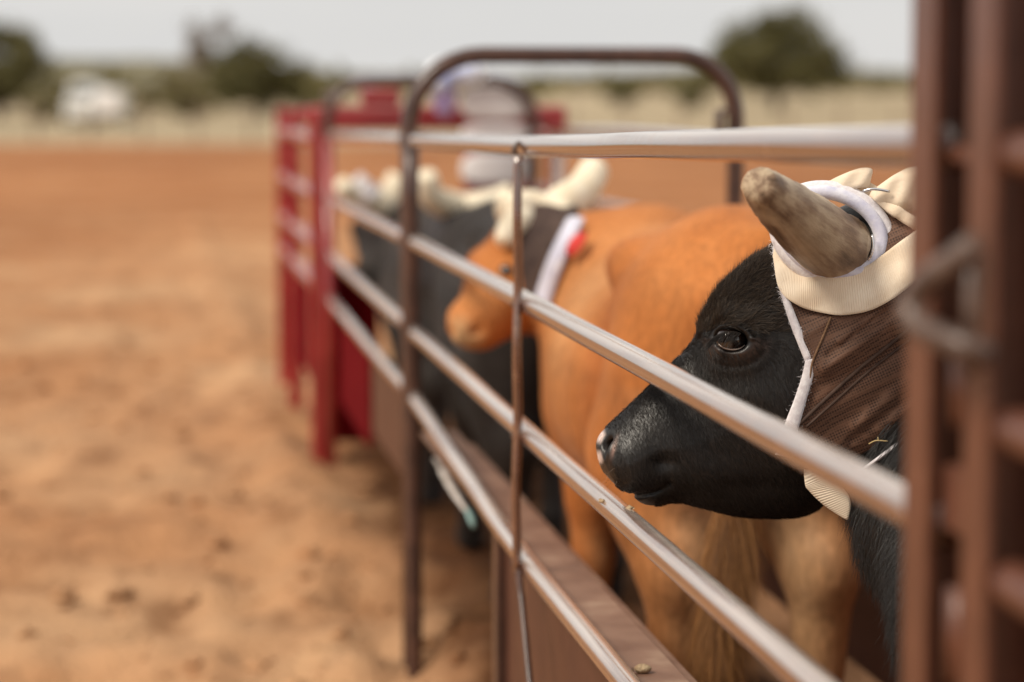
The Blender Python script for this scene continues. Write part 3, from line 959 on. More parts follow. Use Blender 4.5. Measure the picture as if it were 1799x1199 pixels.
# second panel down the alley
far = empty('fence_panel', F(8.0, 0, 0), 'brown pipe fence panel between the first arch and the red chute', 'fence panel', 'alley fence panels')
rail(far, [(6.62, 0, 1.335), (8, 0, 1.318), (9.46, 0, 1.300)])
rail(far, [(6.62, 0, 1.066), (8, 0, 1.063), (9.46, 0, 1.058)])
rail(far, [(6.62, 0, 0.830), (8, 0, 0.832), (9.46, 0, 0.838)])
rail(far, [(6.62, 0, 0.648), (8, 0, 0.655), (9.46, 0, 0.668)])
tube('post', [F(9.46, 0, -0.05), F(9.46, 0, 1.295)], 0.021, M['red'], far, 16)
fbox('side_sheet', 6.66, 7.98, 0.03, 0.036, 0.34, 0.62, M['sheet'], far, 0.001)
fbox('side_sheet', 8.1, 9.42, 0.03, 0.036, 0.27, 0.63, M['red_dark'], far, 0.001, 'deep red sheet')

# panels on the other side of the alley
W_AL = 0.906
opp = empty('fence_panel', F(8.0, W_AL, 0), 'pipe fence panel on the far side of the orange steer', 'fence panel', 'alley fence panels')
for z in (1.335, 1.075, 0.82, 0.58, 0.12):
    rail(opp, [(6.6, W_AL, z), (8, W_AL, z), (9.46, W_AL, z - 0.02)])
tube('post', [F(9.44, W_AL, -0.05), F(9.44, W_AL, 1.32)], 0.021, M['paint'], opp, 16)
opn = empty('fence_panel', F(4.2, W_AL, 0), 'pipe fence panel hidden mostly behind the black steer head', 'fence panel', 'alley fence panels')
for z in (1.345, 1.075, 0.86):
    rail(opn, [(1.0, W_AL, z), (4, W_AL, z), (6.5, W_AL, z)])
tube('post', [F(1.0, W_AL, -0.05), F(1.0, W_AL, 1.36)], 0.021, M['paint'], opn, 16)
fbox('side_sheet', 1.0, 6.4, W_AL + 0.03, W_AL + 0.036, 0.12, 0.8, M['sheet'], opn, 0.001)

def arch(label, s, z, o1, r, rad_l, rad_r):
    a = empty('arch_gate', F(s, o1 / 2, 0), label, 'gate arch', 'bow arches over the alley')
    pts = [F(s, 0, -0.3), F(s, 0, 0.6), F(s, 0, z - rad_l)]
    for k in range(1, 9):
        t = k / 8 * math.pi / 2
        pts.append(F(s, rad_l - rad_l * math.cos(t), z - rad_l + rad_l * math.sin(t)))
    pts.append(F(s, o1 * 0.5, z))
    for k in range(0, 9):
        t = k / 8 * math.pi / 2
        pts.append(F(s, o1 - rad_r + rad_r * math.sin(t), z - rad_r + rad_r * math.cos(t)))
    pts += [F(s, o1, 0.6), F(s, o1, -0.05)]
    tube('frame', pts, r, M['paint_dark'], a, 20)
    return a
a1 = arch('brown bent-pipe arch spanning the alley above the orange steer', 6.53, 1.566, W_AL, 0.0235, 0.2, 0.17)
v, f = tube_geo([F(6.53, 0.86, 1.33), F(6.53, 0.86, 1.42)], 0.014, 12)
mesh_obj('latch', v, f, M['steel'], a1)
tube('latch', [F(6.5, W_AL - 0.03, 1.42), F(6.5, W_AL - 0.055, 1.40), F(6.5, W_AL - 0.05, 1.34)], 0.009, M['steel'], a1, 10, n=10)
arch('brown bent-pipe arch farther off, joining the red chute', 9.53, 1.52, 0.82, 0.022, 0.17, 0.16)

# things lying on the panel
tie = empty('hanging_strap', F(5.6, -0.01, 0.5), 'crumpled white strap with a teal end hanging under the rail', 'strap')
tube('strap', [P(764, 806, 6.0), P(776, 826, 5.9), P(790, 852, 5.78), P(806, 878, 5.62), P(820, 898, 5.5)], [0.004] * 6 + [0.009] * 12 + [0.007] * 6, M['dusty_white'], tie, 10, (1, 0.5), n=24)
tube('strap_end', [P(821, 896, 5.49), P(828, 912, 5.46), P(833, 928, 5.45)], [0.006, 0.008, 0.008, 0.005], M['teal'], tie, 10, (1, 0.6), n=4)

def clod(c, r, seed, label):
    p = grid((-1.3, -1.3, -1.0), (1.3, 1.3, 1.3), 0.16)
    rr = np.random.default_rng(seed)
    d = ellip(p, (0, 0, 0), (1, 0.75, 0.5))
    for _ in range(5):
        q = rr.normal(0, 0.5, 3); q[2] *= 0.4
        d = smin(d, ellip(p, q, rr.uniform(0.25, 0.5, 3)), 0.2)
    V, Fc = surface_nets(d, (-1.3, -1.3, -1.0), 0.16)
    o = mesh_obj('mud_clod', V * r + c, Fc, M['mud'], None, True, label, loc=c)
    o['category'] = 'mud clod'
    return o
clod(F(3.61, -0.017, 0.834), 0.006, 2, 'tiny dark mud speck on the third rail, below the steer chin')
clod(F(3.5, 0.004, 0.842), 0.005, 3, 'smaller mud speck on top of the third rail beside the chin')
clod(F(3.62, 0.05, 0.567), 0.014, 1, 'dried pale mud clod lying on the ledge near the frame bottom')

# ------------------------------------------------------------------ red chute
ch = empty('roping_chute', F(10.6, 0.4, 0), 'red steel roping chute with white pads at the end of the alley', 'chute')
ZT = 1.40
for s in (9.66, 11.25):
    for o in (-0.03, 0.93):
        fbox('post', s - 0.035, s + 0.035, o - 0.032, o + 0.032, -0.05, ZT, M['red'], ch, 0.008)
fbox('post', 12.1, 12.17, -0.065, 0.005, 0.02, ZT, M['red'], ch, 0.008)
for o in (-0.03, 0.93):
    for z, r in ((1.285, 0.032), (1.06, 0.032), (0.86, 0.032), (0.70, 0.03)):
        rail(ch, [(9.7, o, z), (10.5, o, z), (12.1, o, z)], r, M['red'])
    fbox('side_sheet', 9.72, 12.08, o - 0.004, o + 0.004, 0.27, 0.69, M['red_dark'], ch, 0.001)
fbox('top_beam', 9.62, 9.72, -0.06, 0.97, 1.325, 1.42, M['red'], ch, 0.012)
fbox('top_beam', 11.2, 11.3, -0.06, 0.97, 1.335, 1.40, M['red'], ch, 0.012)
fbox('top_beam', 10.4, 10.5, -0.06, 0.97, 1.34, 1.41, M['red'], ch, 0.012)
for oo in (0.02, 0.46):
    fbox('top_bar', 9.73, 11.19, oo - 0.03, oo + 0.03, 1.345, 1.385, M['red'], ch, 0.008)
fbox('lever', 9.8, 9.9, 0.16, 0.32, 1.42, 1.49, M['red'], ch, 0.012)
tube('lever_arm', [F(9.85, 0.24, 1.46), F(10.3, 0.2, 1.50), F(10.9, 0.1, 1.46)], 0.018, M['paint_dark'], ch, 12, n=12)
fbox('tail_door', 9.74, 9.77, 0.0, 0.22, 0.06, 0.78, M['red_dark'], ch, 0.004)
fbox('tail_door', 9.74, 9.77, 0.60, 0.88, 0.06, 0.78, M['red_dark'], ch, 0.004)
fbox('pad_board', 9.585, 9.612, 0.55, 0.80, 1.06, 1.43, M['red'], ch, 0.01)
for z0, z1 in ((1.362, 1.498), (1.268, 1.348), (1.105, 1.235)):
    c = F(9.575, 0.672, (z0 + z1) / 2)
    p = grid((-1.2, -1.2, -1.2), (1.2, 1.2, 1.2), 0.1)
    d = (np.abs(p[0]) ** 3 + np.abs(p[1]) ** 3 + np.abs(p[2]) ** 3) ** (1 / 3) - 1
    V, Fc = surface_nets(d, (-1.2, -1.2, -1.2), 0.1)
    V = c + V[:, :1] * FN * 0.138 + V[:, 1:2] * FD * 0.022 + V[:, 2:3] * np.array([0, 0, (z1 - z0) / 2])
    mesh_obj('pad', V, Fc, M['white_pad'], ch)
# folded cloth bundle on the farther arch
p = grid((-0.3, -0.2, -0.2), (0.3, 0.2, 0.2), 0.018)
d = ellip(p, (0.0, 0, 0.02), (0.125, 0.09, 0.06))
d = smin(d, ellip(p, (-0.08, -0.02, -0.02), (0.06, 0.07, 0.045)), 0.03) - 0.006 * np.sin(p[0] * 60 + p[1] * 40)
V, Fc = surface_nets(d, (-0.3, -0.2, -0.2), 0.018)
V = relax(V, Fc, 1)
V = V * 1.0
c = P(800, 139, 9.40)
bd = empty('cloth_bundle', c - np.array([0, 0, 0.09]), 'blue and white cloth bundle draped over the farther arch', 'cloth')
mesh_obj('cloth', V + c, Fc, M['blue'], bd)
c2 = P(781, 178, 9.40)
p = grid((-0.08, -0.08, -0.09), (0.08, 0.08, 0.09), 0.012)
d = ellip(p, (0, 0, 0), (0.048, 0.045, 0.062)) - 0.004 * np.sin(p[2] * 70)
V, Fc = surface_nets(d, (-0.08, -0.08, -0.09), 0.012)
mesh_obj('hanging_end', V + c2, Fc, M['purple'], bd)
#HEADPART
# ------------------------------------------------------------------ the black steer's head (built in photograph-scaled units in its own frame)
HD = 3.66
HXC, HYC = 1300.0, 650.0
HC = P(HXC, HYC, HD)
HW = (CAMP - HC) / np.linalg.norm(CAMP - HC)          # towards the camera side of the head
HU = np.cross(UPV, HW); HU /= np.linalg.norm(HU)
HV = np.cross(HW, HU)
HS = np.linalg.norm(HC - CAMP) / FPX * 0.996

def H(X, Y, w):
    """head frame (profile x, profile y, side offset), all in the same unit -> world"""
    X, Y, w = (np.asarray(a, dtype=float) for a in (X, Y, w))
    return HC + HS * ((X - HXC)[..., None] * HU - (Y - HYC)[..., None] * HV + w[..., None] * HW)

TOP = np.array([(1056, 821), (1049, 800), (1047, 782), (1053, 765), (1066, 751), (1082, 736), (1132, 688), (1175, 646), (1203, 617), (1216, 603), (1224, 588), (1231, 568),
                (1242, 543), (1262, 510), (1290, 482), (1322, 456), (1358, 434), (1400, 408), (1450, 378), (1500, 356), (1560, 350), (1640, 380), (1760, 440)], float)
BOT = np.array([(1056, 821), (1063, 834), (1085, 855), (1108, 872), (1128, 885), (1150, 889), (1172, 885), (1195, 883), (1225, 889), (1260, 898), (1300, 906), (1350, 909),
                (1400, 906), (1432, 894), (1456, 872), (1490, 850), (1540, 840), (1620, 850), (1760, 880)], float)
CA, SA = math.cos(math.radians(25)), math.sin(math.radians(25))
def eg(X, Y):
    dx, dy = X - 1055, Y - 800
    return dx * CA - dy * SA, -dx * SA - dy * CA

def prof(pts):
    c = catmull(pts, 400)
    e, g = eg(c[:, 0], c[:, 1])
    e = np.maximum.accumulate(e + np.arange(400) * 1e-4)
    return e, g
te, tg = prof(TOP)
be, bg_ = prof(BOT)
WE = np.array([-10, -4, 4, 16, 40, 80, 120, 180, 235, 270, 300, 340, 400, 460, 540, 640, 760.0])
WW = np.array([6, 30, 46, 58, 68, 72, 70, 72, 82, 93, 100, 104, 106, 104, 100, 112, 130.0])

def polyline_dist(X, Y, pts):
    d = np.full(np.shape(X), 1e9, np.float32)
    for (x0, y0), (x1, y1) in zip(pts[:-1], pts[1:]):
        bx, by = x1 - x0, y1 - y0
        h = np.clip(((X - x0) * bx + (Y - y0) * by) / (bx * bx + by * by), 0, 1)
        d = np.minimum(d, np.hypot(X - x0 - h * bx, Y - y0 - h * by))
    return d

def poly_sdf(X, Y, pts):
    d = polyline_dist(X, Y, list(pts) + [pts[0]])
    ins = np.zeros(np.shape(X), bool)
    n = len(pts)
    for i in range(n):
        x0, y0 = pts[i]; x1, y1 = pts[(i + 1) % n]
        c = ((y0 > Y) != (y1 > Y)) & (X < (x1 - x0) * (Y - y0) / (y1 - y0 + 1e-9) + x0)
        ins ^= c
    return np.where(ins, -d, d)

EYE = (1285.0, 599.0)
EA = math.radians(8)
def eye_rho(X, Y, a, b, cx=EYE[0], cy=EYE[1], ang=EA):
    dx, dy = X - cx, Y - cy
    x, y = dx * math.cos(ang) + dy * math.sin(ang), -dx * math.sin(ang) + dy * math.cos(ang)
    return np.sqrt((x / a) ** 2 + (y / b) ** 2)

GH = 3.0
GX0, GY0, GW0 = 1034.0, 316.0, -132.0
gx = np.arange(GX0, 1700, GH, dtype=np.float32)
gy = np.arange(GY0, 985, GH, dtype=np.float32)
gw = np.arange(GW0, 170, GH, dtype=np.float32)
QX, QY, QW = np.meshgrid(gx, gy, gw, indexing='ij')
X2, Y2 = QX[:, :, 0], QY[:, :, 0]
E2, G2 = eg(X2, Y2)
T2, B2 = np.interp(E2, te, tg), np.interp(E2, be, bg_)
C2, H2 = (T2 + B2) / 2, np.maximum((T2 - B2) / 2, 0.5)
Wd2 = np.interp(E2, WE, WW)
rel = np.clip((G2 - C2) / H2, -1.5, 1.5)
# section: widest about the middle, nose ridge and underjaw narrower
face = np.clip((300 - E2) / 120, 0, 1)
wfac = 1 - 0.20 * face * np.clip(rel, 0, 1) - 0.26 * np.clip(-rel, 0, 1) ** 1.4
wfac = wfac + 0.10 * np.exp(-((rel - 0.55) / 0.35) ** 2) * np.clip(1 - np.abs(E2 - 310) / 120, 0, 1)
Wd2 = Wd2 * wfac
NEXP = 2.35
out2 = np.where(E2 < te[0], (te[0] - E2) * 0.08, 0)
RHO = ((np.abs(rel) ** NEXP)[:, :, None] + (np.abs(QW) / Wd2[:, :, None]) ** NEXP) ** (1 / NEXP)
D = (RHO - 1) * np.minimum(H2, Wd2)[:, :, None] + out2[:, :, None]
D = D.astype(np.float32)
gxg = np.sqrt(sum(g * g for g in np.gradient(D, GH))) + 1e-3
D = D / np.clip(gxg, 0.35, 3.0)
del RHO, gxg
Q = (QX, QY, QW)
AW = np.abs(QW)
QA = (QX, QY, AW)
# bulges (minus) and hollows (plus), symmetric
D -= 9 * gauss(QA, (1392, 770, 92), (62, 78, 60))            # cheek muscle
D -= 7 * gauss(QA, (1300, 700, 88), (60, 26, 60))            # facial crest
D += 7 * gauss(QA, (1232, 700, 75), (40, 30, 50))            # hollow before the crest
D += 6 * gauss(QA, (1218, 640, 70), (22, 34, 40))            # hollow in front of the eye
D -= 15 * gauss(QA, (1287, 562, 92), (42, 16, 34))           # brow
D -= 9 * gauss(QA, (1285, 600, 92), (52, 40, 40))            # orbit
D -= 6 * gauss(QA, (1237, 582, 62), (10, 26, 40))            # brow edge over the nose
D += 6 * gauss(QA, (1360, 610, 104), (26, 50, 40))           # temple hollow
D += 9 * gauss(QA, (1168, 810, 70), (22, 15, 40))            # dimple over the mouth corner
D -= 6 * gauss(QA, (1112, 800, 62), (34, 36, 40))            # muzzle pad
D -= 6 * gauss(QA, (1110, 845, 58), (36, 18, 40))            # upper lip
D -= 3 * gauss(QA, (1140, 876, 40), (26, 12, 40))            # lower lip
D += 6 * gauss(QA, (1200, 872, 60), (26, 16, 40))            # behind the lip
D -= 5 * gauss(QA, (1262, 832, 70), (60, 30, 40))            # lower jaw
D += 4 * gauss(QA, (1330, 850, 86), (60, 12, 40))            # groove above the jaw
mouth = [(1112, 869), (1125, 869), (1150, 864), (1168, 856), (1178, 846)]
md = polyline_dist(X2, Y2, mouth)
D += (6.0 * np.exp(-(md / 3.2) ** 2) + 2.5 * np.exp(-(md / 13) ** 2))[:, :, None]
# fine folds: round the eye and on the neck side
fold = 1.6 * np.sin(eye_rho(X2, Y2, 30, 22) * 7.0) * np.exp(-((eye_rho(X2, Y2, 30, 22) - 1.9) / 0.55) ** 2)
D += fold[:, :, None] * (QW > 0)
# nostrils: a slanting comma opened in the front of the muzzle
for sgn in (1, -1):
    nd = rcone((QX, QY, QW * sgn), (1068, 771, 46), (1060, 803, 52), 12.5, 7.0)
    nd = np.minimum(nd, rcone((QX, QY, QW * sgn), (1066, 780, 46), (1098, 780, 24), 12, 4))
    D = smax(D, -nd, 4)
D -= 4.5 * gauss(QA, (1074, 786, 60), (7, 24, 22))            # wing of the nostril
# eye opening and lids
rho = eye_rho(X2, Y2, 28, 19)
eo = (rho - 1) * 17
carve = np.maximum(eo[:, :, None], 66 - AW)
D -= (4.2 * np.exp(-((rho - 1.32) / 0.22) ** 2) * np.where(Y2 < EYE[1] + 2, 1.9, 0.8))[:, :, None] * np.exp(-((AW - 100) / 30) ** 2)
D += (4.5 * np.exp(-((eye_rho(X2, Y2, 40, 34) - 1.0) / 0.13) ** 2) * (Y2 < EYE[1] - 4))[:, :, None] * np.exp(-((AW - 100) / 40) ** 2)
D = smax(D, -carve, 4)

def w_front(field, off=0.0):
    """height map: outermost w where field < off, for every (x, y)"""
    ins = field < off
    k = ins.shape[2] - 1 - np.argmax(ins[:, :, ::-1], axis=2)
    has = ins.any(axis=2)
    k = np.clip(k, 0, ins.shape[2] - 2)
    i, j = np.indices(k.shape)
    d0, d1 = field[i, j, k] - off, field[i, j, k + 1] - off
    t = np.clip(d0 / (d0 - d1 + 1e-9), 0, 1)
    return np.where(has, GW0 + (k + t) * GH, np.nan)

def sample(hm, X, Y, fill=0.0):
    X, Y = np.asarray(X, float), np.asarray(Y, float)
    i = np.clip((X - GX0) / GH, 0, hm.shape[0] - 1.001); j = np.clip((Y - GY0) / GH, 0, hm.shape[1] - 1.001)
    i0, j0 = i.astype(int), j.astype(int); fi, fj = i - i0, j - j0
    z = np.nan_to_num(hm, nan=fill)
    return (z[i0, j0] * (1 - fi) + z[i0 + 1, j0] * fi) * (1 - fj) + (z[i0, j0 + 1] * (1 - fi) + z[i0 + 1, j0 + 1] * fi) * fj

HV_, HF_ = surface_nets(D, (GX0, GY0, GW0), GH)
# (y grows downward in this frame, so face order is turned to keep normals outward)
HF_ = HF_[:, ::-1]
HV_ = relax(HV_, HF_, 2, 0.45)
HXv, HYv, HWv = HV_[:, 0], HV_[:, 1], HV_[:, 2]
head_world = H(HXv, HYv, HWv)

# coat colours by place on the head
hcol = np.tile(np.array([0.010, 0.0085, 0.0078]), (len(HV_), 1))
def blend(col, c, wgt):
    return col * (1 - wgt[:, None]) + np.array(c) * wgt[:, None]
er = eye_rho(HXv, HYv, 27, 16)
side = np.clip((np.abs(HWv) - 50) / 20, 0, 1)
hcol = blend(hcol, (0.055, 0.027, 0.017), 0.8 * np.exp(-((er - 1.9) / 0.6) ** 2) * (HYv > 596) * side)
hcol = blend(hcol, (0.060, 0.035, 0.024), 0.7 * np.exp(-(np.hypot(HXv - 1248, HYv - 622) / 20) ** 2) * side)
hcol = blend(hcol, (0.007, 0.006, 0.006), np.exp(-((er - 1.12) / 0.22) ** 2) * side)
for (x, y, r, w0) in ((1055, 766, 8.5, 50), (1053, 805, 8, 52)):
    hcol = blend(hcol, (0.66, 0.52, 0.47), np.clip(1.5 - np.hypot(HXv - x, (HYv - y) * 0.75) / r, 0, 1) * (HWv > 0))
_nd = np.minimum(rcone((HXv, HYv, HWv), (1068, 771, 46), (1060, 803, 52), 12.5, 7.0), rcone((HXv, HYv, HWv), (1066, 780, 46), (1098, 780, 24), 12, 4))
hcol = blend(hcol, (0.010, 0.007, 0.006), np.clip((4.0 - _nd) / 2.5, 0, 1) * (np.abs(HWv) < 54))
hcol = blend(hcol, (0.30, 0.17, 0.13), 0.8 * np.exp(-((HXv - 1082 + (HYv - 786) * 0.25) / 3.5) ** 2) * np.exp(-((HYv - 786) / 16) ** 2) * (HWv > 30))
hcol = blend(hcol, (0.030, 0.026, 0.024), np.clip((1085 - HXv) / 15, 0, 1) * (HYv > 815) * 0.7)

# ------------------------------------------------------------------ cattle bodies
def to_world_fn(origin, heading):
    hx = np.array([heading[0], heading[1], 0.0]); hx /= np.linalg.norm(hx)
    hy = np.array([-hx[1], hx[0], 0.0])
    def f(p):
        p = np.asarray(p, float)
        return origin + p[..., 0:1] * hx + p[..., 1:2] * hy + p[..., 2:3] * np.array([0, 0, 1.0])
    def inv(w):
        q = np.asarray(w, float) - origin
        return np.array([q @ hx, q @ hy, q[2]])
    return f, inv

def body_sdf(p, sc_=1.0, lean=0.0):
    """trunk and legs of a steer standing at the origin facing +x, about 1.2 m at the hip"""
    x, y, z = p
    d = ellip(p, (0.30, 0, 0.79), (0.36, 0.225, 0.30))
    d = smin(d, ellip(p, (-0.08, 0, 0.77), (0.48, 0.285, 0.295)), 0.16)
    d = smin(d, ellip(p, (-0.52, 0, 0.93), (0.32, 0.235, 0.26)), 0.14)
    d = smin(d, rcone(p, (0.40, 0, 1.01), (-0.30, 0, 1.035), 0.075, 0.07), 0.10)
    d = smin(d, rcone(p, (-0.30, 0, 1.07), (-0.74, 0, 1.10), 0.075, 0.06), 0.08)
    for s in (-1, 1):
        d = smin(d, ellip(p, (-0.36, s * 0.17, 1.06), (0.09, 0.065, 0.06)), 0.07)          # hook bones
        d = smin(d, ellip(p, (-0.74, s * 0.09, 1.00), (0.07, 0.05, 0.06)), 0.06)           # pin bones
        d = smin(d, ellip(p, (0.32, s * 0.14, 0.82), (0.16, 0.10, 0.25)), 0.06)            # shoulder
        d = smin(d, ellip(p, (-0.57, s * 0.135, 0.78), (0.22, 0.13, 0.30)), 0.08)          # thigh
        d = smin(d, rcone(p, (-0.50, s * 0.155, 0.68), (-0.655, s * 0.145, 0.50), 0.135, 0.088), 0.07)
        d = smin(d, ellip(p, (-0.715, s * 0.145, 0.49), (0.055, 0.05, 0.075)), 0.05)         # hock
        d = smin(d, rcone(p, (-0.68, s * 0.145, 0.47), (-0.655, s * 0.145, 0.15), 0.068, 0.046), 0.04)
        d = smin(d, rcone(p, (-0.655, s * 0.145, 0.14), (-0.62, s * 0.145, 0.07), 0.042, 0.042), 0.03)
        d = smin(d, rcone(p, (-0.61, s * 0.145, 0.06), (-0.58, s * 0.145, 0.035), 0.052, 0.045), 0.02)
        d = smin(d, rcone(p, (0.30, s * 0.14, 0.66), (0.27, s * 0.14, 0.48), 0.10, 0.062), 0.06)
        d = smin(d, rcone(p, (0.27, s * 0.14, 0.48), (0.29, s * 0.135, 0.33), 0.060, 0.050), 0.04)
        d = smin(d, rcone(p, (0.29, s * 0.135, 0.33), (0.285, s * 0.135, 0.13), 0.046, 0.034), 0.03)
        d = smin(d, rcone(p, (0.285, s * 0.135, 0.12), (0.32, s * 0.135, 0.05), 0.042, 0.05), 0.03)
    # flank hollow, rib swell
    d = d + 0.022 * gauss((x, np.abs(y), z), (-0.36, 0.24, 0.90), (0.13, 0.12, 0.13))
    d = d - 0.006 * np.sin(x * 62) * np.exp(-((x + 0.02) / 0.22) ** 2) * np.exp(-((z - 0.83) / 0.18) ** 2)
    d = d - 0.014 * gauss((x, np.abs(y), z), (-0.42, 0.24, 0.78), (0.05, 0.1, 0.24))
    return d

def steer(name, label, origin, heading, col_fn, poll=None, muzzle=None, neck_r=(0.2, 0.115), scale=1.0, wrap_mat=None, horn_pts=None, eye_side=1,
          extra=None, h=0.014, tail=True, tail_pts=None, wrap_cut=0.42, trim_mat=None):
    origin = np.array(origin, float)
    root = empty(name, origin, label, 'steer', 'steers lined up in the alley')
    tw, inv = to_world_fn(origin, heading)
    lo, hi = np.array([-0.95, -0.5, -0.02]), np.array([0.85, 0.5, 1.3])
    hd = None
    if poll is not None:
        a, b = inv(poll) / scale, inv(muzzle) / scale
        lo = np.minimum(lo, np.minimum(a, b) - 0.2); hi = np.maximum(hi, np.maximum(a, b) + 0.2)
    if extra:
        for q in extra:
            for e in q[:2]:
                e = inv(e) / scale
                lo = np.minimum(lo, e - 0.3); hi = np.maximum(hi, e + 0.3)
    lo[2] = -0.02
    p = grid(lo, hi, h)
    d = body_sdf(p)
    if poll is not None:
        d = smin(d, rcone(p, (0.40, 0, 0.95), a + np.array([-0.02, 0, -0.03]), neck_r[0], neck_r[1]), 0.12)
        ax = b - a; L = np.linalg.norm(ax); ax = ax / L
        dn = np.cross(ax, np.array([0, 0, 1.0])); dn /= np.linalg.norm(dn)
        dv = np.cross(dn, ax)                                  # roughly up, square to the face
        hd = rcone(p, a, a + ax * L * 0.45, 0.105, 0.098)
        hd = smin(hd, rcone(p, a + ax * L * 0.4 - dv * 0.01, b - ax * 0.05, 0.088, 0.062), 0.05)
        hd = smin(hd, rcone(p, a + ax * L * 0.2 - dv * 0.09, b - ax * 0.08 - dv * 0.035, 0.075, 0.04), 0.05)
        hd = smin(hd, ellip(p, b - ax * 0.045, (0.066, 0.066, 0.058)), 0.03)
        for s in (-1, 1):
            eb = a + ax * L * 0.36 + dn * s * 0.085 + dv * 0.035
            hd = smin(hd, ellip(p, eb, (0.036, 0.036, 0.032)), 0.04)
            hd = smax(hd, -ellip(p, b + dn * s * 0.034 + dv * 0.012, (0.016, 0.016, 0.014)), 0.012)
        for s in (-1, 1):
            e0 = a + dn * s * 0.085 - dv * 0.02 - ax * 0.0
            ear = rcone(p, e0, e0 + dn * s * 0.15 - dv * 0.045 - ax * 0.03, 0.022, 0.03)
            if wrap_mat is None:
                hd = smin(hd, ear, 0.03)
        d = smin(d, hd, 0.05)
    if extra:
        for (w0, w1, r0, r1, k) in extra:
            d = smin(d, rcone(p, inv(w0) / scale, inv(w1) / scale, r0, r1), k)
    V, Fc = surface_nets(d, lo, h)
    V = relax(V, Fc, 2, 0.5)
    col = col_fn(V)
    if poll is not None:
        t = (V - a) @ ax / L
        near_head = np.linalg.norm(V - (a + np.clip(t, 0, 1)[:, None] * ax * L), axis=1) < 0.15
        mz = np.clip((t - 0.97) / 0.1, 0, 1) * near_head
        col = col * (1 - mz[:, None]) + np.array(col_fn.muzzle) * mz[:, None]
    Vw = tw(V * scale)
    return root, Vw, Fc, col, (tw, inv, (a, b, ax, dn, dv, L, p, d, lo, h) if poll is not None else None)

def horn_tube(parent, pts, r0, r1, mat, n=26, name='horn'):
    c = catmull(pts, n)
    t = np.linspace(0, 1, n)
    r = r0 + (r1 - r0) * t ** 0.9
    r[-1] *= 0.86
    v, f = tube_geo(c, r, 22)
    return mesh_obj(name, v, f, mat, parent)

# --- black steer: head turned across the alley, body behind the posts
BO = F(2.35, 0.47, 0); BO[2] = 0.0
def col_black(V):
    return np.tile(np.array([0.009, 0.008, 0.0075]), (len(V), 1))
col_black.muzzle = (0.02, 0.02, 0.02)
n0, n1, n2 = P(1610, 640, 3.80), P(1750, 880, 3.58), P(1840, 1090, 3.3)
ex = [(n0, n1, 0.10, 0.165, 0.06), (n1, n2, 0.165, 0.205, 0.1), (P(1570, 740, 3.77), P(1652, 920, 3.63), 0.08, 0.12, 0.06)]
bs, bV, bF, bcol, bx = steer('steer', 'black steer in a brown horn wrap, head turned to look through the near rails', BO, FD, col_black, extra=ex, h=0.013)
allV = np.vstack([bV, head_world]); allF = np.vstack([bF, HF_ + len(bV)])
allC = np.vstack([bcol, hcol])
mesh_obj('body', allV, allF, M['fur_black'], bs, True, None, allC)

# eyes
def eyeball(parent, centre, rad, mat, look):
    look = np.array(look, float); look /= np.linalg.norm(look)
    x = np.cross([0, 0, 1.0], look); x /= np.linalg.norm(x); y = np.cross(look, x)
    V, Fc = [], []
    nu, nv = 28, 18
    for i in range(nv + 1):
        th = math.pi * i / nv
        for j in range(nu):
            ph = 2 * math.pi * j / nu
            V.append(centre + rad * (math.cos(th) * look + math.sin(th) * (math.cos(ph) * x + math.sin(ph) * y)))
    for i in range(nv):
        for j in range(nu):
            Fc.append([i * nu + j, (i + 1) * nu + j, (i + 1) * nu + (j + 1) % nu, i * nu + (j + 1) % nu])
    return mesh_obj('eye', V, Fc, mat, parent)
me_, nt_, b_ = new_mat('steer_eye')
setc(b_, (0.012, 0.007, 0.005), 0.08, 0.6)
b_.inputs['Coat Weight'].default_value = 1.0
b_.inputs['Coat Roughness'].default_value = 0.03
_tc = nt_.nodes.new('ShaderNodeTexCoord'); _nz = nt_.nodes.new('ShaderNodeTexNoise'); _nz.inputs['Scale'].default_value = 60
_rp = nt_.nodes.new('ShaderNodeValToRGB')
_rp.color_ramp.elements[0].color = (0.006, 0.005, 0.006, 1); _rp.color_ramp.elements[1].color = (0.03, 0.014, 0.008, 1)
nt_.links.new(_tc.outputs['Object'], _nz.inputs['Vector']); nt_.links.new(_nz.outputs['Fac'], _rp.inputs[0]); nt_.links.new(_rp.outputs[0], b_.inputs['Base Color'])
M['eye'] = me_
eyeball(bs, H(EYE[0], EYE[1] - 1, 75), 27.5 * HS, M['eye'], HW - 0.1 * HU)
eyeball(bs, H(EYE[0], EYE[1] - 1, -76), 27 * HS, M['eye'], -HW)
hm_head = w_front(D)
# pale wet rim of the lower lid
t_ = np.linspace(0.30, 2.6, 24)
rim = []
for t in t_:
    xr, yr = 28 * 0.90 * math.cos(t), 19 * 0.86 * math.sin(t)
    X, Y = EYE[0] + xr * math.cos(EA) - yr * math.sin(EA), EYE[1] + xr * math.sin(EA) + yr * math.cos(EA)
    q = 27 ** 2 - (X - EYE[0]) ** 2 - (Y - EYE[1] + 1) ** 2
    rim.append(H(X, Y, 75.5 + math.sqrt(max(q, 0)) + 0.6))
me2, _, b2 = new_mat('pale_eyelid_rim'); setc(b2, (0.42, 0.33, 0.28), 0.25, 0.6); M['lid'] = me2
tube('eyelid_rim', rim, 1.5 * HS * np.sin(np.linspace(0.25, math.pi - 0.25, 24)) ** 0.5, M['lid'], bs, 8)

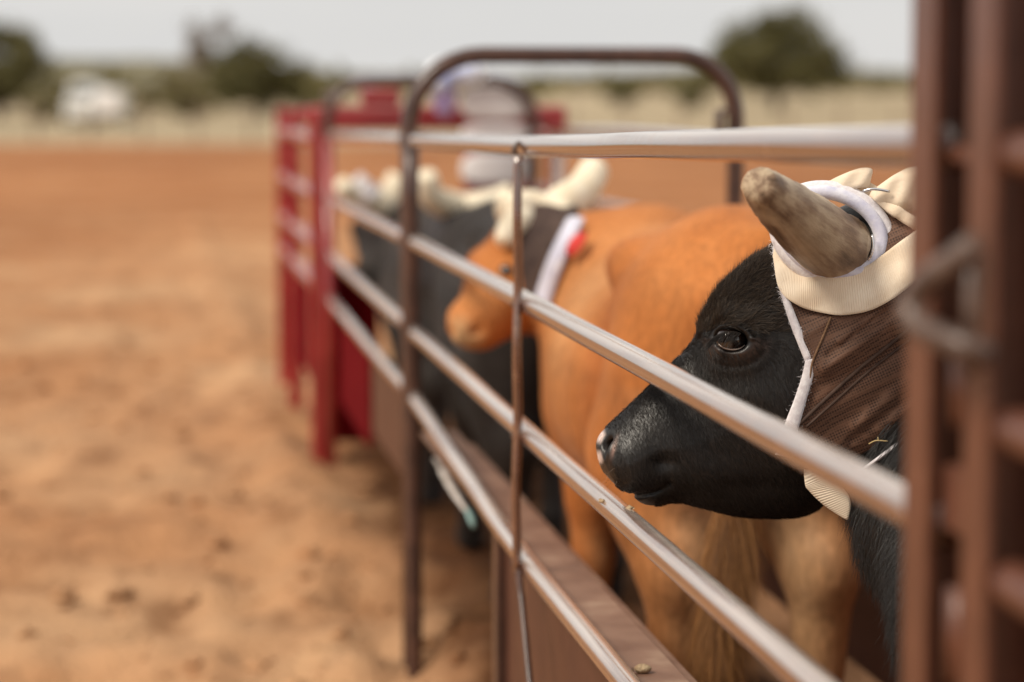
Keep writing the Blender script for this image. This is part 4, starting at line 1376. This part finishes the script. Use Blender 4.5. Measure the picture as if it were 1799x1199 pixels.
# horns
hb = [H(1486, 448, 52), P(1466, 434, 3.585), P(1424, 402, 3.475), P(1378, 364, 3.36), P(1350, 340, 3.285), P(1332, 323, 3.235)]
c = catmull(hb, 46)
tt = np.linspace(0, 1, 46)
rr_ = np.interp(tt, [0, 0.2, 0.4, 0.6, 0.8, 0.94, 0.985, 1.0], [0.050, 0.0535, 0.0475, 0.0385, 0.0305, 0.0260, 0.0245, 0.019])
rr_ = rr_ * (1 + 0.018 * np.sin(tt * 46) * (1 - tt) + 0.01 * np.sin(tt * 17))
v, f = tube_geo(c, rr_, 32)
v = v + RNG.normal(0, 0.0004, v.shape)
huv = np.array([(t * 6.0, 1.3 * math.cos(k * math.pi / 16), 1.3 * math.sin(k * math.pi / 16)) for t in tt for k in range(32)])
mesh_obj('horn', v, f, M['horn'], bs, True, None, None, huv)
horn_tube(bs, [H(1540, 430, -40), H(1570, 400, -160), H(1640, 340, -330), H(1700, 290, -420)], 0.05, 0.02, M['horn'])

# ------------------------------------------------------------------ horn wrap
front = [(1352, 425), (1358, 450), (1363, 480), (1371, 515), (1380, 545), (1394, 582), (1419, 634), (1414, 660), (1402, 695), (1386, 735), (1370, 790), (1392, 820)]
bottom = [(1450, 822), (1500, 800), (1540, 778), (1570, 748), (1600, 712), (1650, 660), (1690, 640)]
topr = [(1690, 330), (1340, 330)]
wr = front + bottom + topr
ws = poly_sdf(X2, Y2, wr)
def foldf(X, Y, x0, y0, x1, y1, wid):
    return np.exp(-(polyline_dist(X, Y, [(x0, y0), (x1, y1)]) / wid) ** 2)
wrk = 3.0 * foldf(X2, Y2, 1445, 650, 1585, 545, 9) + 3.5 * foldf(X2, Y2, 1470, 600, 1560, 530, 8) - 3.0 * foldf(X2, Y2, 1450, 625, 1575, 530, 7) \
    + 3.0 * foldf(X2, Y2, 1500, 745, 1600, 655, 10) - 3.5 * foldf(X2, Y2, 1490, 770, 1600, 690, 9) + 2.0 * foldf(X2, Y2, 1430, 700, 1470, 670, 9) \
    + 2.4 * foldf(X2, Y2, 1420, 585, 1460, 560, 7) + 1.5 * np.sin(X2 * 0.05 + Y2 * 0.085)
ear = 16 * np.exp(-(polyline_dist(X2, Y2, [(1450, 620), (1600, 540)]) / 42) ** 2)        # ear pressed flat under the cloth
wrap_off = 7 + 1.7 * wrk + ear
DWf = D - wrap_off[:, :, None] * np.clip((QW + 20) / 60, 0.3, 1)
hole = (eye_rho(X2, Y2, 80, 64, 1462, 420, math.radians(24)) - 1) * 70
DW = smax(smax(DWf, -np.broadcast_to(hole[:, :, None], D.shape), 5), np.broadcast_to(ws[:, :, None], D.shape), 3).astype(np.float32)
DW = np.maximum(DW, -(D + 6))                # hollow shell so the cloth has thickness
WV, WF = surface_nets(DW, (GX0, GY0, GW0), GH)
WF = WF[:, ::-1]
WV = relax(WV, WF, 2, 0.45)
wrap_o = mesh_obj('head_wrap', H(WV[:, 0], WV[:, 1], WV[:, 2]), WF, M['weave'], bs, True, 'brown net horn wrap with cream webbing', None, WV)
hm_wrap = w_front(np.where(ws[:, :, None] < 60, DWf, D))
fillw = np.nanmedian(hm_wrap)

def on_wrap(X, Y, up):
    return sample(hm_wrap, X, Y, 60.0) + up

def strip(name, low, high, nu, nv, up, mat, parent, thick=2.5, bulge=0.0, wfn=None, label=None):
    """band of cloth between two lines drawn on the side of the head"""
    a, b = catmull(low, nu), catmull(high, nu)
    V, U = [], []
    for side_ in (0, 1):
        for i in range(nu):
            for j in range(nv):
                t = j / (nv - 1)
                X, Y = a[i] * (1 - t) + b[i] * t
                w = (wfn(X, Y) if wfn else float(on_wrap(X, Y, up))) + bulge * math.sin(math.pi * t) - side_ * thick
                V.append((X, Y, w)); U.append((i * 9.0, j * 3.0, 0))
    V = np.array(V)
    w2 = V[:, 2].reshape(2, nu, nv)
    for _ in range(3):                                     # ease kinks in the cloth
        w2[:, 1:-1] = 0.5 * w2[:, 1:-1] + 0.25 * (w2[:, :-2] + w2[:, 2:])
    Fc = []
    n = nu * nv
    for i in range(nu - 1):
        for j in range(nv - 1):
            q = i * nv + j
            Fc.append([q, q + 1, q + nv + 1, q + nv]); Fc.append([n + q, n + q + nv, n + q + nv + 1, n + q + 1])
    for i in range(nu - 1):
        for j in (0, nv - 1):
            q = i * nv + j
            Fc.append([q, q + nv, n + q + nv, n + q])
    for j in range(nv - 1):
        for i in (0, nu - 1):
            q = i * nv + j
            Fc.append([q, q + 1, n + q + 1, n + q])
    o = mesh_obj(name, H(V[:, 0], V[:, 1], V[:, 2]), Fc, mat, parent, True, label, None, U if mat is M['rib'] else np.array(V))
    recalc(o)
    return o

# cream webbing band under the horn
strip('webbing_band', [(1356, 452), (1367, 512), (1400, 541), (1440, 553), (1475, 557), (1520, 549), (1560, 528), (1600, 496), (1660, 440)],
      [(1360, 432), (1376, 462), (1400, 480), (1436, 488), (1470, 488), (1512, 474), (1540, 455), (1580, 425), (1660, 370)], 70, 14, 9, M['rib'], wrap_o, 2, 3)
# band over the poll above the horn
strip('webbing_band', [(1406, 372), (1425, 352), (1450, 346), (1490, 350), (1530, 366), (1570, 394), (1640, 440)],
      [(1400, 352), (1424, 334), (1460, 322), (1500, 318), (1540, 338), (1590, 372), (1650, 410)], 50, 10, 16, M['rib'], wrap_o, 3, 3, lambda X, Y: 66 + 0.05 * (X - 1400))
def stitches(line, step, up, ln=5.0):
    c = catmull(line, 160)
    V, Fc = [], []
    acc, last = 0.0, c[0]
    for k in range(1, 159):
        acc += np.linalg.norm(c[k] - last); last = c[k]
        if acc < step:
            continue
        acc = 0
        d = c[k + 1] - c[k]; d = d / np.linalg.norm(d)
        q = [H(*(c[k] + d * t), float(on_wrap(*(c[k] + d * t), up))) for t in (-ln / 2, 0, ln / 2)]
        v, f = tube_geo(q, 0.9 * HS, 5)
        Fc += [[i + len(V) for i in ff] for ff in f]; V += list(v)
    mesh_obj('stitching', V, Fc, M['thread_pale'], wrap_o)
M['thread_pale'] = noise_mat('pale_thread', (0.45, 0.34, 0.24), (0.55, 0.43, 0.31), 200, 0.8, 0.2)
# padded felt ring round the horn base
def ring(name, cx, cy, w, a, b, ang, rad, mat, tilt_u, tilt_v, n=64, flat=(1, 1)):
    pts = []
    for k in range(n + 1):
        t = 2 * math.pi * k / n
        x, y = a * math.cos(t), b * math.sin(t)
        X, Y = x * math.cos(ang) - y * math.sin(ang), x * math.sin(ang) + y * math.cos(ang)
        pts.append(H(cx + X, cy + Y, w + tilt_u * X + tilt_v * Y))
    v, f = tube_geo(pts, rad * HS, 14, False, flat)
    return mesh_obj(name, v, f, mat, wrap_o)
RA = math.radians(24)
ring('horn_pad', 1456, 416, 96, 88, 66, RA, 12, M['fleece_blue'], -0.10, 0.05, 72, (1, 1))
ring('horn_pad', 1458, 418, 84, 99, 77, RA, 13, M['fleece'], -0.10, 0.05, 72, (1, 1))
# fleece edging along the front of the wrap
edge1 = catmull([(1355, 432), (1361, 470), (1370, 515), (1381, 550), (1397, 588), (1417, 630)], 40)
edge2 = catmull([(1416, 634), (1412, 660), (1401, 695), (1386, 735), (1371, 780)], 30)
def edging(pts, r0, r1, name):
    rr2 = np.interp(np.linspace(0, 1, len(pts)), [0, 0.5, 1], [r0, (r0 + r1) / 2, r1])
    q = [H(x, y, float(sample(hm_head, x - 1, y, 90)) + 7) for x, y in pts]
    v, f = tube_geo(q, rr2 * HS, 12, True)
    return mesh_obj(name, v, f, M['fleece'], wrap_o)
head_w = lambda X, Y: float(sample(hm_head, X, Y, 90)) + 11
strip('fleece_edge', [(1355, 436), (1358, 455), (1363, 490), (1372, 530), (1387, 577), (1411, 638)], [(1361, 434), (1366, 455), (1373, 488), (1385, 530), (1403, 577), (1424, 627)], 44, 6, 0, M['fleece'], wrap_o, 4, 4, head_w)
strip('fleece_edge', [(1411, 634), (1404, 664), (1392, 700), (1375, 745), (1360, 795)], [(1427, 630), (1425, 656), (1415, 693), (1400, 748), (1386, 800)], 34, 7, 0, M['fleece'], wrap_o, 4, 2.5, lambda X, Y: head_w(X, Y) + 3)
er_ = []
for pts, rr3 in ((edge1, 7), (edge2, 10)):
    k = RNG.integers(0, len(pts), 900)
    xy = pts[k] + np.array([4.0, 0]) + RNG.normal(0, rr3 * 0.5, (900, 2))
    er_.append(H(xy[:, 0], xy[:, 1], sample(hm_head, xy[:, 0], xy[:, 1], 90) + 12))
er_ = np.vstack(er_)
add_curves('fleece_fibres', er_, np.tile(HW - 0.9 * HU, (len(er_), 1)), 5 * HS, 0.0003, M['hair_white'], wrap_o, 3, None, 0.5)
# seams
def seam(pts, r, up, mat, name='seam', n=40):
    q = [H(x, y, float(on_wrap(x, y, up))) for x, y in catmull(pts, n)]
    q = np.array(q); q[1:-1] = (q[:-2] + 2 * q[1:-1] + q[2:]) / 4
    tube(name, q, r * HS, mat, wrap_o, 8)
M['seam'] = noise_mat('dark_brown_binding', (0.05, 0.028, 0.02), (0.085, 0.05, 0.036), 60, 0.7, 0.3)
M['thread'] = noise_mat('tan_thread', (0.16, 0.09, 0.05), (0.24, 0.14, 0.08), 200, 0.7, 0.2)
seam([(1398, 745), (1440, 705), (1500, 650), (1550, 610), (1600, 570), (1640, 540)], 3.6, 1.5, M['seam'])
seam([(1412, 748), (1452, 712), (1512, 658), (1560, 620), (1606, 584)], 2.6, 0.5, M['seam'])
seam([(1454, 560), (1442, 590), (1430, 618), (1422, 640), (1418, 665), (1408, 700), (1396, 740)], 1.9, 1.5, M['thread'])
# strap under the jaw and the pale strap behind the cheek
strip('throat_strap', [(1408, 800), (1411, 845), (1418, 858), (1440, 880), (1462, 896), (1482, 908)], [(1436, 798), (1446, 828), (1470, 846), (1484, 862), (1490, 882), (1486, 907)], 24, 8, 3, M['rib'], wrap_o, 3, 2,
      lambda X, Y: 74 + 0.18 * (860 - Y))
tube('pale_strap', [H(1492, 830, 112), H(1530, 803, 122), H(1570, 773, 128), H(1620, 734, 132)], np.linspace(5, 15, 16) * HS, M['fleece'], wrap_o, 10, (1, 0.4), n=16)
# knot of the webbing on the poll with its safety pin
def leaf_strip(pts_c, half, up_dir, mat, name, thick=2.2):
    c = catmull(pts_c, 24)
    V, Fc = [], []
    hf = np.interp(np.linspace(0, 1, 24), np.linspace(0, 1, len(half)), half)
    for s in (0, 1):
        for i in range(24):
            for j, t in enumerate((-1, -0.5, 0, 0.5, 1)):
                q = c[i] + np.array(up_dir) * hf[i] * t
                V.append((q[0], q[1], q[2] - s * thick + 3 * (1 - t * t) + 3.0 * math.sin(q[0] * 0.16 + q[1] * 0.09)))
    n = 24 * 5
    for i in range(23):
        for j in range(4):
            a = i * 5 + j
            Fc.append([a, a + 1, a + 6, a + 5]); Fc.append([n + a, n + a + 5, n + a + 6, n + a + 1])
        for j in (0, 4):
            a = i * 5 + j
            Fc.append([a, a + 5, n + a + 5, n + a])
    for i in (0, 23):
        for j in range(4):
            a = i * 5 + j
            Fc.append([a, a + 1, n + a + 1, n + a])
    V = np.array(V)
    o = mesh_obj(name, H(V[:, 0], V[:, 1], V[:, 2]), Fc, mat, wrap_o, True, None, None, V)
    recalc(o)
leaf_strip([(1420, 350, 60), (1460, 334, 78), (1500, 322, 88), (1522, 322, 78), (1520, 338, 62)], [8, 15, 18, 16, 12], (0.25, -1, 0), M['cream'], 'webbing_fold')
leaf_strip([(1532, 348, 88), (1556, 344, 96), (1582, 340, 98), (1612, 342, 92), (1650, 352, 80)], [12, 26, 36, 40, 30], (0.15, -1, 0), M['cream'], 'webbing_fold')
leaf_strip([(1524, 344, 80), (1556, 372, 96), (1590, 396, 100), (1640, 428, 94)], [7, 9, 9, 9], (0.5, -1, 0), M['cream'], 'webbing_fold')
tube('safety_pin', [H(1509, 345, 104), H(1522, 342, 108), H(1538, 343, 108), H(1554, 346, 104)], 2.4 * HS, M['tin'], wrap_o, 8, n=12)
tube('wire_loop', [H(1524, 420, 112), H(1526, 438, 115), H(1522, 456, 114), H(1517, 463, 110)], 2.2 * HS, M['tin'], wrap_o, 8, n=12)

# ------------------------------------------------------------------ fur strands on the black head and neck
def vert_normals(V, Fc):
    n = np.cross(V[Fc[:, 2]] - V[Fc[:, 0]], V[Fc[:, 3]] - V[Fc[:, 1]])
    N = np.zeros_like(V)
    for k in range(4):
        np.add.at(N, Fc[:, k], n)
    return N / (np.linalg.norm(N, axis=1)[:, None] + 1e-12)
HN = vert_normals(head_world, HF_)
wrapmask = sample(ws, HXv, HYv) < 2
ok = (HWv > -40) & ~wrapmask & (HXv < 1470) & (er > 1.45) & ~((HXv < 1082) & (HYv > 752)) & ~((HXv < 1150) & (HYv > 862))
fm = np.nonzero((HWv > -40) & ~wrapmask & (HYv < 585) & (HXv < 1380) & (er > 1.6))[0]
pk = fm[RNG.integers(0, len(fm), 9000)]
fl = np.stack([np.full(9000, 0.9), 0.25 + 0.5 * np.sin(HXv[pk] * 0.11 + HYv[pk] * 0.07)], 1)
tgf = fl[:, :1] * HU + fl[:, 1:] * HV
tgf = tgf - HN[pk] * np.sum(tgf * HN[pk], axis=1)[:, None]
tgf /= np.linalg.norm(tgf, axis=1)[:, None] + 1e-9
add_curves('forelock_fur', head_world[pk] + RNG.normal(0, 0.001, (9000, 3)), tgf + 0.3 * HN[pk], 0.016, 0.0003, M['hair_fore'], bs, 5, None, 0.2)
ids_ = np.nonzero(ok)[0]
NH = 64000
pick = ids_[RNG.integers(0, len(ids_), NH)]
roots = head_world[pick] + RNG.normal(0, 0.0011, (NH, 3))
e_, _g = eg(HXv[pick], HYv[pick])
fx = np.clip((e_ - 150) / 180, 0, 1)
up = np.clip((640 - HYv[pick]) / 60, 0, 1)
flow = (np.array([0.42, -0.9])[None] * (1 - up)[:, None] + np.array([0.93, 0.28])[None] * up[:, None])
swirl = 0.35 * np.sin(HXv[pick] * 0.09 + HYv[pick] * 0.05) * up
flow[:, 1] += swirl
tang = flow[:, :1] * HU + flow[:, 1:] * HV
nn = HN[pick]
tang = tang - nn * np.sum(tang * nn, axis=1)[:, None]
tang /= np.linalg.norm(tang, axis=1)[:, None] + 1e-9
ln = np.where(HYv[pick] < 560, 0.013, np.where(HXv[pick] < 1110, 0.0038, np.where(HXv[pick] < 1180, 0.006, 0.0085)))
add_curves('fur', roots, tang + 0.16 * nn, ln, 0.00022, M['hair_black'], bs, 4, None, 0.10)
# neck
BN = vert_normals(bV, bF)
toc = (CAMP - bV); dist = np.linalg.norm(toc, axis=1)
pyv = (bV - CAMP) @ UPV; pdv = (bV - CAMP) @ FWD; pxv = (bV - CAMP) @ RGT
sx_, sy_ = 899.5 + FPX * pxv / pdv, 599.5 - FPX * pyv / pdv
okn = np.nonzero((sx_ > 1440) & (sx_ < 1700) & (sy_ > 740) & (sy_ < 1230) & (np.sum(BN * toc, axis=1) > -0.25 * dist))[0]
if len(okn):
    NN_ = 14000
    pick = okn[RNG.integers(0, len(okn), NN_)]
    nn = BN[pick]
    tg_ = np.tile(np.array([0.12, -0.05, -1.0]), (NN_, 1)); tg_ -= nn * np.sum(tg_ * nn, axis=1)[:, None]
    tg_ /= np.linalg.norm(tg_, axis=1)[:, None] + 1e-9
    add_curves('neck_fur', bV[pick] + RNG.normal(0, 0.005, (NN_, 3)), tg_ + 0.3 * nn, 0.032, 0.00035, M['hair_neck'], bs, 4, np.array([0, 0, -0.3]), 0.16)
# lashes and whiskers
lr, ldv = [], []
for k in range(170):
    t = RNG.uniform(-3.0, -0.9)
    X, Y = EYE[0] + 28 * math.cos(t), EYE[1] + 15 * math.sin(t)
    lr.append(H(X, Y, 104)); ldv.append(HW * 0.5 - HU * (0.6 + 0.4 * RNG.random()) - HV * 0.75)
add_curves('eyelashes', np.array(lr), np.array(ldv), 0.024, 0.0005, M['hair_black'], bs, 5, -0.2 * HV, 0.12)
lr, ldv = [], []
for k in range(8):
    X, Y = RNG.uniform(1060, 1110), RNG.uniform(820, 872)
    lr.append(H(X, Y, float(sample(hm_head, X, Y, 0)))); ldv.append(HW * 0.5 - HU * RNG.uniform(0.3, 1.2) - HV * RNG.uniform(0.1, 1))
add_curves('whiskers', np.array(lr), np.array(ldv), 0.016, 0.0001, M['hair_pale'], bs, 5, -0.25 * HV, 0.2)
stw = empty('straw_wisp', H(1530, 772, 104), 'tiny straw wisp caught on the brown wrap above the pale strap', 'straw')
tube('straw_stalk', [H(1518, 776, 112), H(1530, 770, 116), H(1550, 771, 116)], 1.1 * HS, M['straw'], stw, 6, n=8)
tube('straw_stalk', [H(1534, 770, 116), H(1533, 764, 118)], 0.9 * HS, M['straw'], stw, 6, n=4)

# ------------------------------------------------------------------ the orange steer ahead
def col_orange(V):
    c = np.tile(np.array([0.46, 0.162, 0.043]), (len(V), 1))
    def bl(cc, w):
        nonlocal c
        c = c * (1 - w[:, None]) + np.array(cc) * w[:, None]
    x, y, z = V.T
    bl((0.58, 0.285, 0.115), 0.8 * np.exp(-((x - 0.05) / 0.22) ** 2) * np.exp(-((z - 0.92) / 0.2) ** 2))
    bl((0.38, 0.115, 0.028), 0.85 * np.exp(-((x + 0.32) / 0.09) ** 2))
    bl((0.52, 0.33, 0.18), 0.95 * np.clip((-0.56 - x) / 0.1, 0, 1) * np.exp(-(y / 0.16) ** 2) * (z < 0.85))
    bl((0.48, 0.28, 0.14), 0.7 * np.exp(-((np.abs(y) - 0.09) / 0.06) ** 2) * np.clip((0.6 - z) / 0.2, 0, 1))
    bl((0.20, 0.08, 0.03), 0.8 * np.clip((0.18 - z) / 0.1, 0, 1))
    bl((0.29, 0.088, 0.026), 0.95 * np.clip((x - 0.45) / 0.15, 0, 1))
    return c
col_orange.muzzle = (0.50, 0.31, 0.15)
OO = F(5.42, 0.50, 0); OO[2] = 0
o_poll, o_muz = P(948, 432, 6.10), P(818, 588, 5.86)
orange, oV, oF, ocol, ox = steer('steer', 'orange steer with its rump behind the black steer muzzle, head turned aside', OO, FD, col_orange, o_poll, o_muz, scale=1.03, wrap_mat=1)
mesh_obj('body', oV, oF, M['fur'], orange, True, None, ocol)

def far_wrap(root, info, scale, mat, lo_t, hi_t, off=0.012, trim=None, cuts=(), reach=0.25):
    tw, inv, (a, b, ax, dn, dv, L, p, hd, lo, h) = info
    t = ((p[0] - a[0]) * ax[0] + (p[1] - a[1]) * ax[1] + (p[2] - a[2]) * ax[2])
    rad = np.sqrt((p[0] - a[0]) ** 2 + (p[1] - a[1]) ** 2 + (p[2] - a[2]) ** 2) - reach
    for cut in cuts:                      # plane through three points, keep its negative side
        c0, c1, c2 = (inv(q) / scale for q in cut)
        cn = -np.cross(c1 - c0, c2 - c0); cn /= np.linalg.norm(cn)
        rad = np.maximum(rad, (p[0] - c0[0]) * cn[0] + (p[1] - c0[1]) * cn[1] + (p[2] - c0[2]) * cn[2])
    d = smax(hd - off, np.maximum(np.maximum(t - hi_t, lo_t - t), rad), 0.01)
    V, Fc = surface_nets(d, lo, h)
    V = relax(V, Fc, 1)
    o = mesh_obj('head_wrap', tw(V * scale), Fc, mat, root)
    if trim is not None:
        d = smax(hd - off - 0.008, np.maximum(np.abs(t - hi_t) - 0.014, rad), 0.006)
        V, Fc = surface_nets(d, lo, h)
        mesh_obj('fleece_edge', tw(V * scale), Fc, trim, o)
    return o
def snapper(Vw):
    pd = (Vw - CAMP) @ FWD
    sx, sy = 899.5 + FPX * ((Vw - CAMP) @ RGT) / pd, 599.5 - FPX * ((Vw - CAMP) @ UPV) / pd
    def f(px, py, off=0.02):
        m = (np.abs(sx - px) < 14) & (np.abs(sy - py) < 14)
        return P(px, py, (pd[m].min() if m.any() else 6.1) - off)
    return f
osn = snapper(oV)
ow = far_wrap(orange, ox, 1.03, M['brown_wrap_far'], -2.0, 2.0, 0.014, None, ((P(1012, 385, 5.9), P(1012, 385, 6.5), P(950, 540, 5.9)), (P(922, 540, 5.9), P(922, 540, 6.5), P(900, 385, 5.9)), (P(960, 545, 5.9), P(960, 545, 6.5), P(900, 545, 5.9))), 0.6)
# orange steer's horns, wrap straps and eye
horn_tube(orange, [P(950, 395, 6.08), P(985, 362, 6.12), P(1022, 335, 6.2), P(1046, 296, 6.28)], 0.056, 0.040, M['hornc'])
horn_tube(orange, [P(945, 400, 6.08), P(915, 390, 6.0), P(895, 402, 5.93), P(884, 428, 5.9)], 0.05, 0.022, M['hornc'])
horn_tube(ow, [P(890, 372, 6.0), P(930, 362, 6.05), P(965, 372, 6.05), P(1000, 384, 6.02)], 0.044, 0.036, M['hornc'], name='webbing_band')
tube('pale_strap', [osn(1012, 385), osn(994, 420), osn(976, 460), osn(962, 500), osn(950, 540)], [0.024] * 16, M['fleece_blue'], ow, 10, (1, 0.4), n=16)
tube('red_tab', [osn(1024, 410, 0.03), osn(1012, 428, 0.03), osn(998, 448, 0.03)], [0.012, 0.02, 0.022, 0.02, 0.012], M['red_cloth'], ow, 12, (1, 0.35), n=5)
eyeball(orange, osn(889, 478, -0.015), 0.019, M['eye'], (CAMP - o_muz))
# tail: bone, then a switch of long hair swung to the side
tl = [P(1345, 470, 4.66), P(1330, 560, 4.60), P(1310, 720, 4.57), P(1290, 860, 4.56), P(1272, 960, 4.56)]
tube('tail', tl, np.linspace(0.034, 0.016, 24), noise_mat('tail_skin', (0.40, 0.16, 0.05), (0.48, 0.22, 0.08), 20, 0.7), orange, 12, n=24)
tc_ = catmull(tl[2:] + [P(1262, 1060, 4.56), P(1258, 1150, 4.57)], 60)
kk = RNG.integers(8, 48, 9000)
tr_ = tc_[kk] + RNG.normal(0, 0.010, (9000, 3))
add_curves('tail_switch', tr_, np.tile(np.array([-0.03, -0.1, -1.0]), (9000, 1)), 0.17, 0.0006, M['hair_orange'], orange, 6, np.array([0, 0, -0.1]), 0.13)

# ------------------------------------------------------------------ two more steers ahead
def col_dark(V):
    return np.tile(np.array([0.036, 0.030, 0.027]), (len(V), 1))
col_dark.muzzle = (0.03, 0.03, 0.03)
def col_grey(V):
    return np.tile(np.array([0.05, 0.042, 0.038]), (len(V), 1))
col_grey.muzzle = (0.03, 0.03, 0.03)
S2 = F(7.30, 0.44, 0); S2[2] = 0
s2, v2, f2, c2_, x2 = steer('steer', 'charcoal steer standing between the orange steer and the red chute end', S2, FD, col_dark, P(815, 405, 8.2), P(770, 520, 8.35), scale=0.98, wrap_mat=1)
mesh_obj('body', v2, f2, M['fur'], s2, True, None, c2_)
w2_ = far_wrap(s2, x2, 0.98, M['grey_wrap'], -0.14, 0.3, 0.014, M['fleece'])
horn_tube(s2, [P(830, 372, 8.15), P(790, 362, 8.05), P(758, 345, 7.95), P(748, 305, 7.9)], 0.058, 0.036, M['hornc'])
horn_tube(s2, [P(825, 372, 8.1), P(870, 362, 8.1), P(905, 346, 8.1)], 0.062, 0.05, M['hornc'])
tube('pale_strap', [P(855, 392, 7.9), P(838, 430, 7.9), P(828, 480, 7.95)], 0.028, M['white_pad'], w2_, 10, (1, 0.5), n=10)
S3 = F(9.05, 0.42, 0); S3[2] = 0
s3, v3, f3, c3_, x3 = steer('steer', 'dark steer farthest along the alley, muzzle against the red chute', S3, FD, col_grey, P(678, 385, 9.65), P(652, 482, 9.3), scale=0.93, wrap_mat=1)
mesh_obj('body', v3, f3, M['fur'], s3, True, None, c3_)
w3_ = far_wrap(s3, x3, 0.93, M['grey_wrap'], -0.14, 0.16, 0.014)
horn_tube(s3, [P(672, 362, 9.5), P(640, 352, 9.4), P(612, 335, 9.3), P(600, 322, 9.25)], 0.06, 0.03, M['hornc'])
horn_tube(s3, [P(676, 362, 9.5), P(690, 340, 9.5), P(704, 310, 9.5)], 0.062, 0.05, M['hornc'])
horn_tube(w3_, [P(650, 318, 9.35), P(640, 330, 9.35), P(655, 350, 9.35)], 0.05, 0.05, M['fleece'], name='webbing_band')
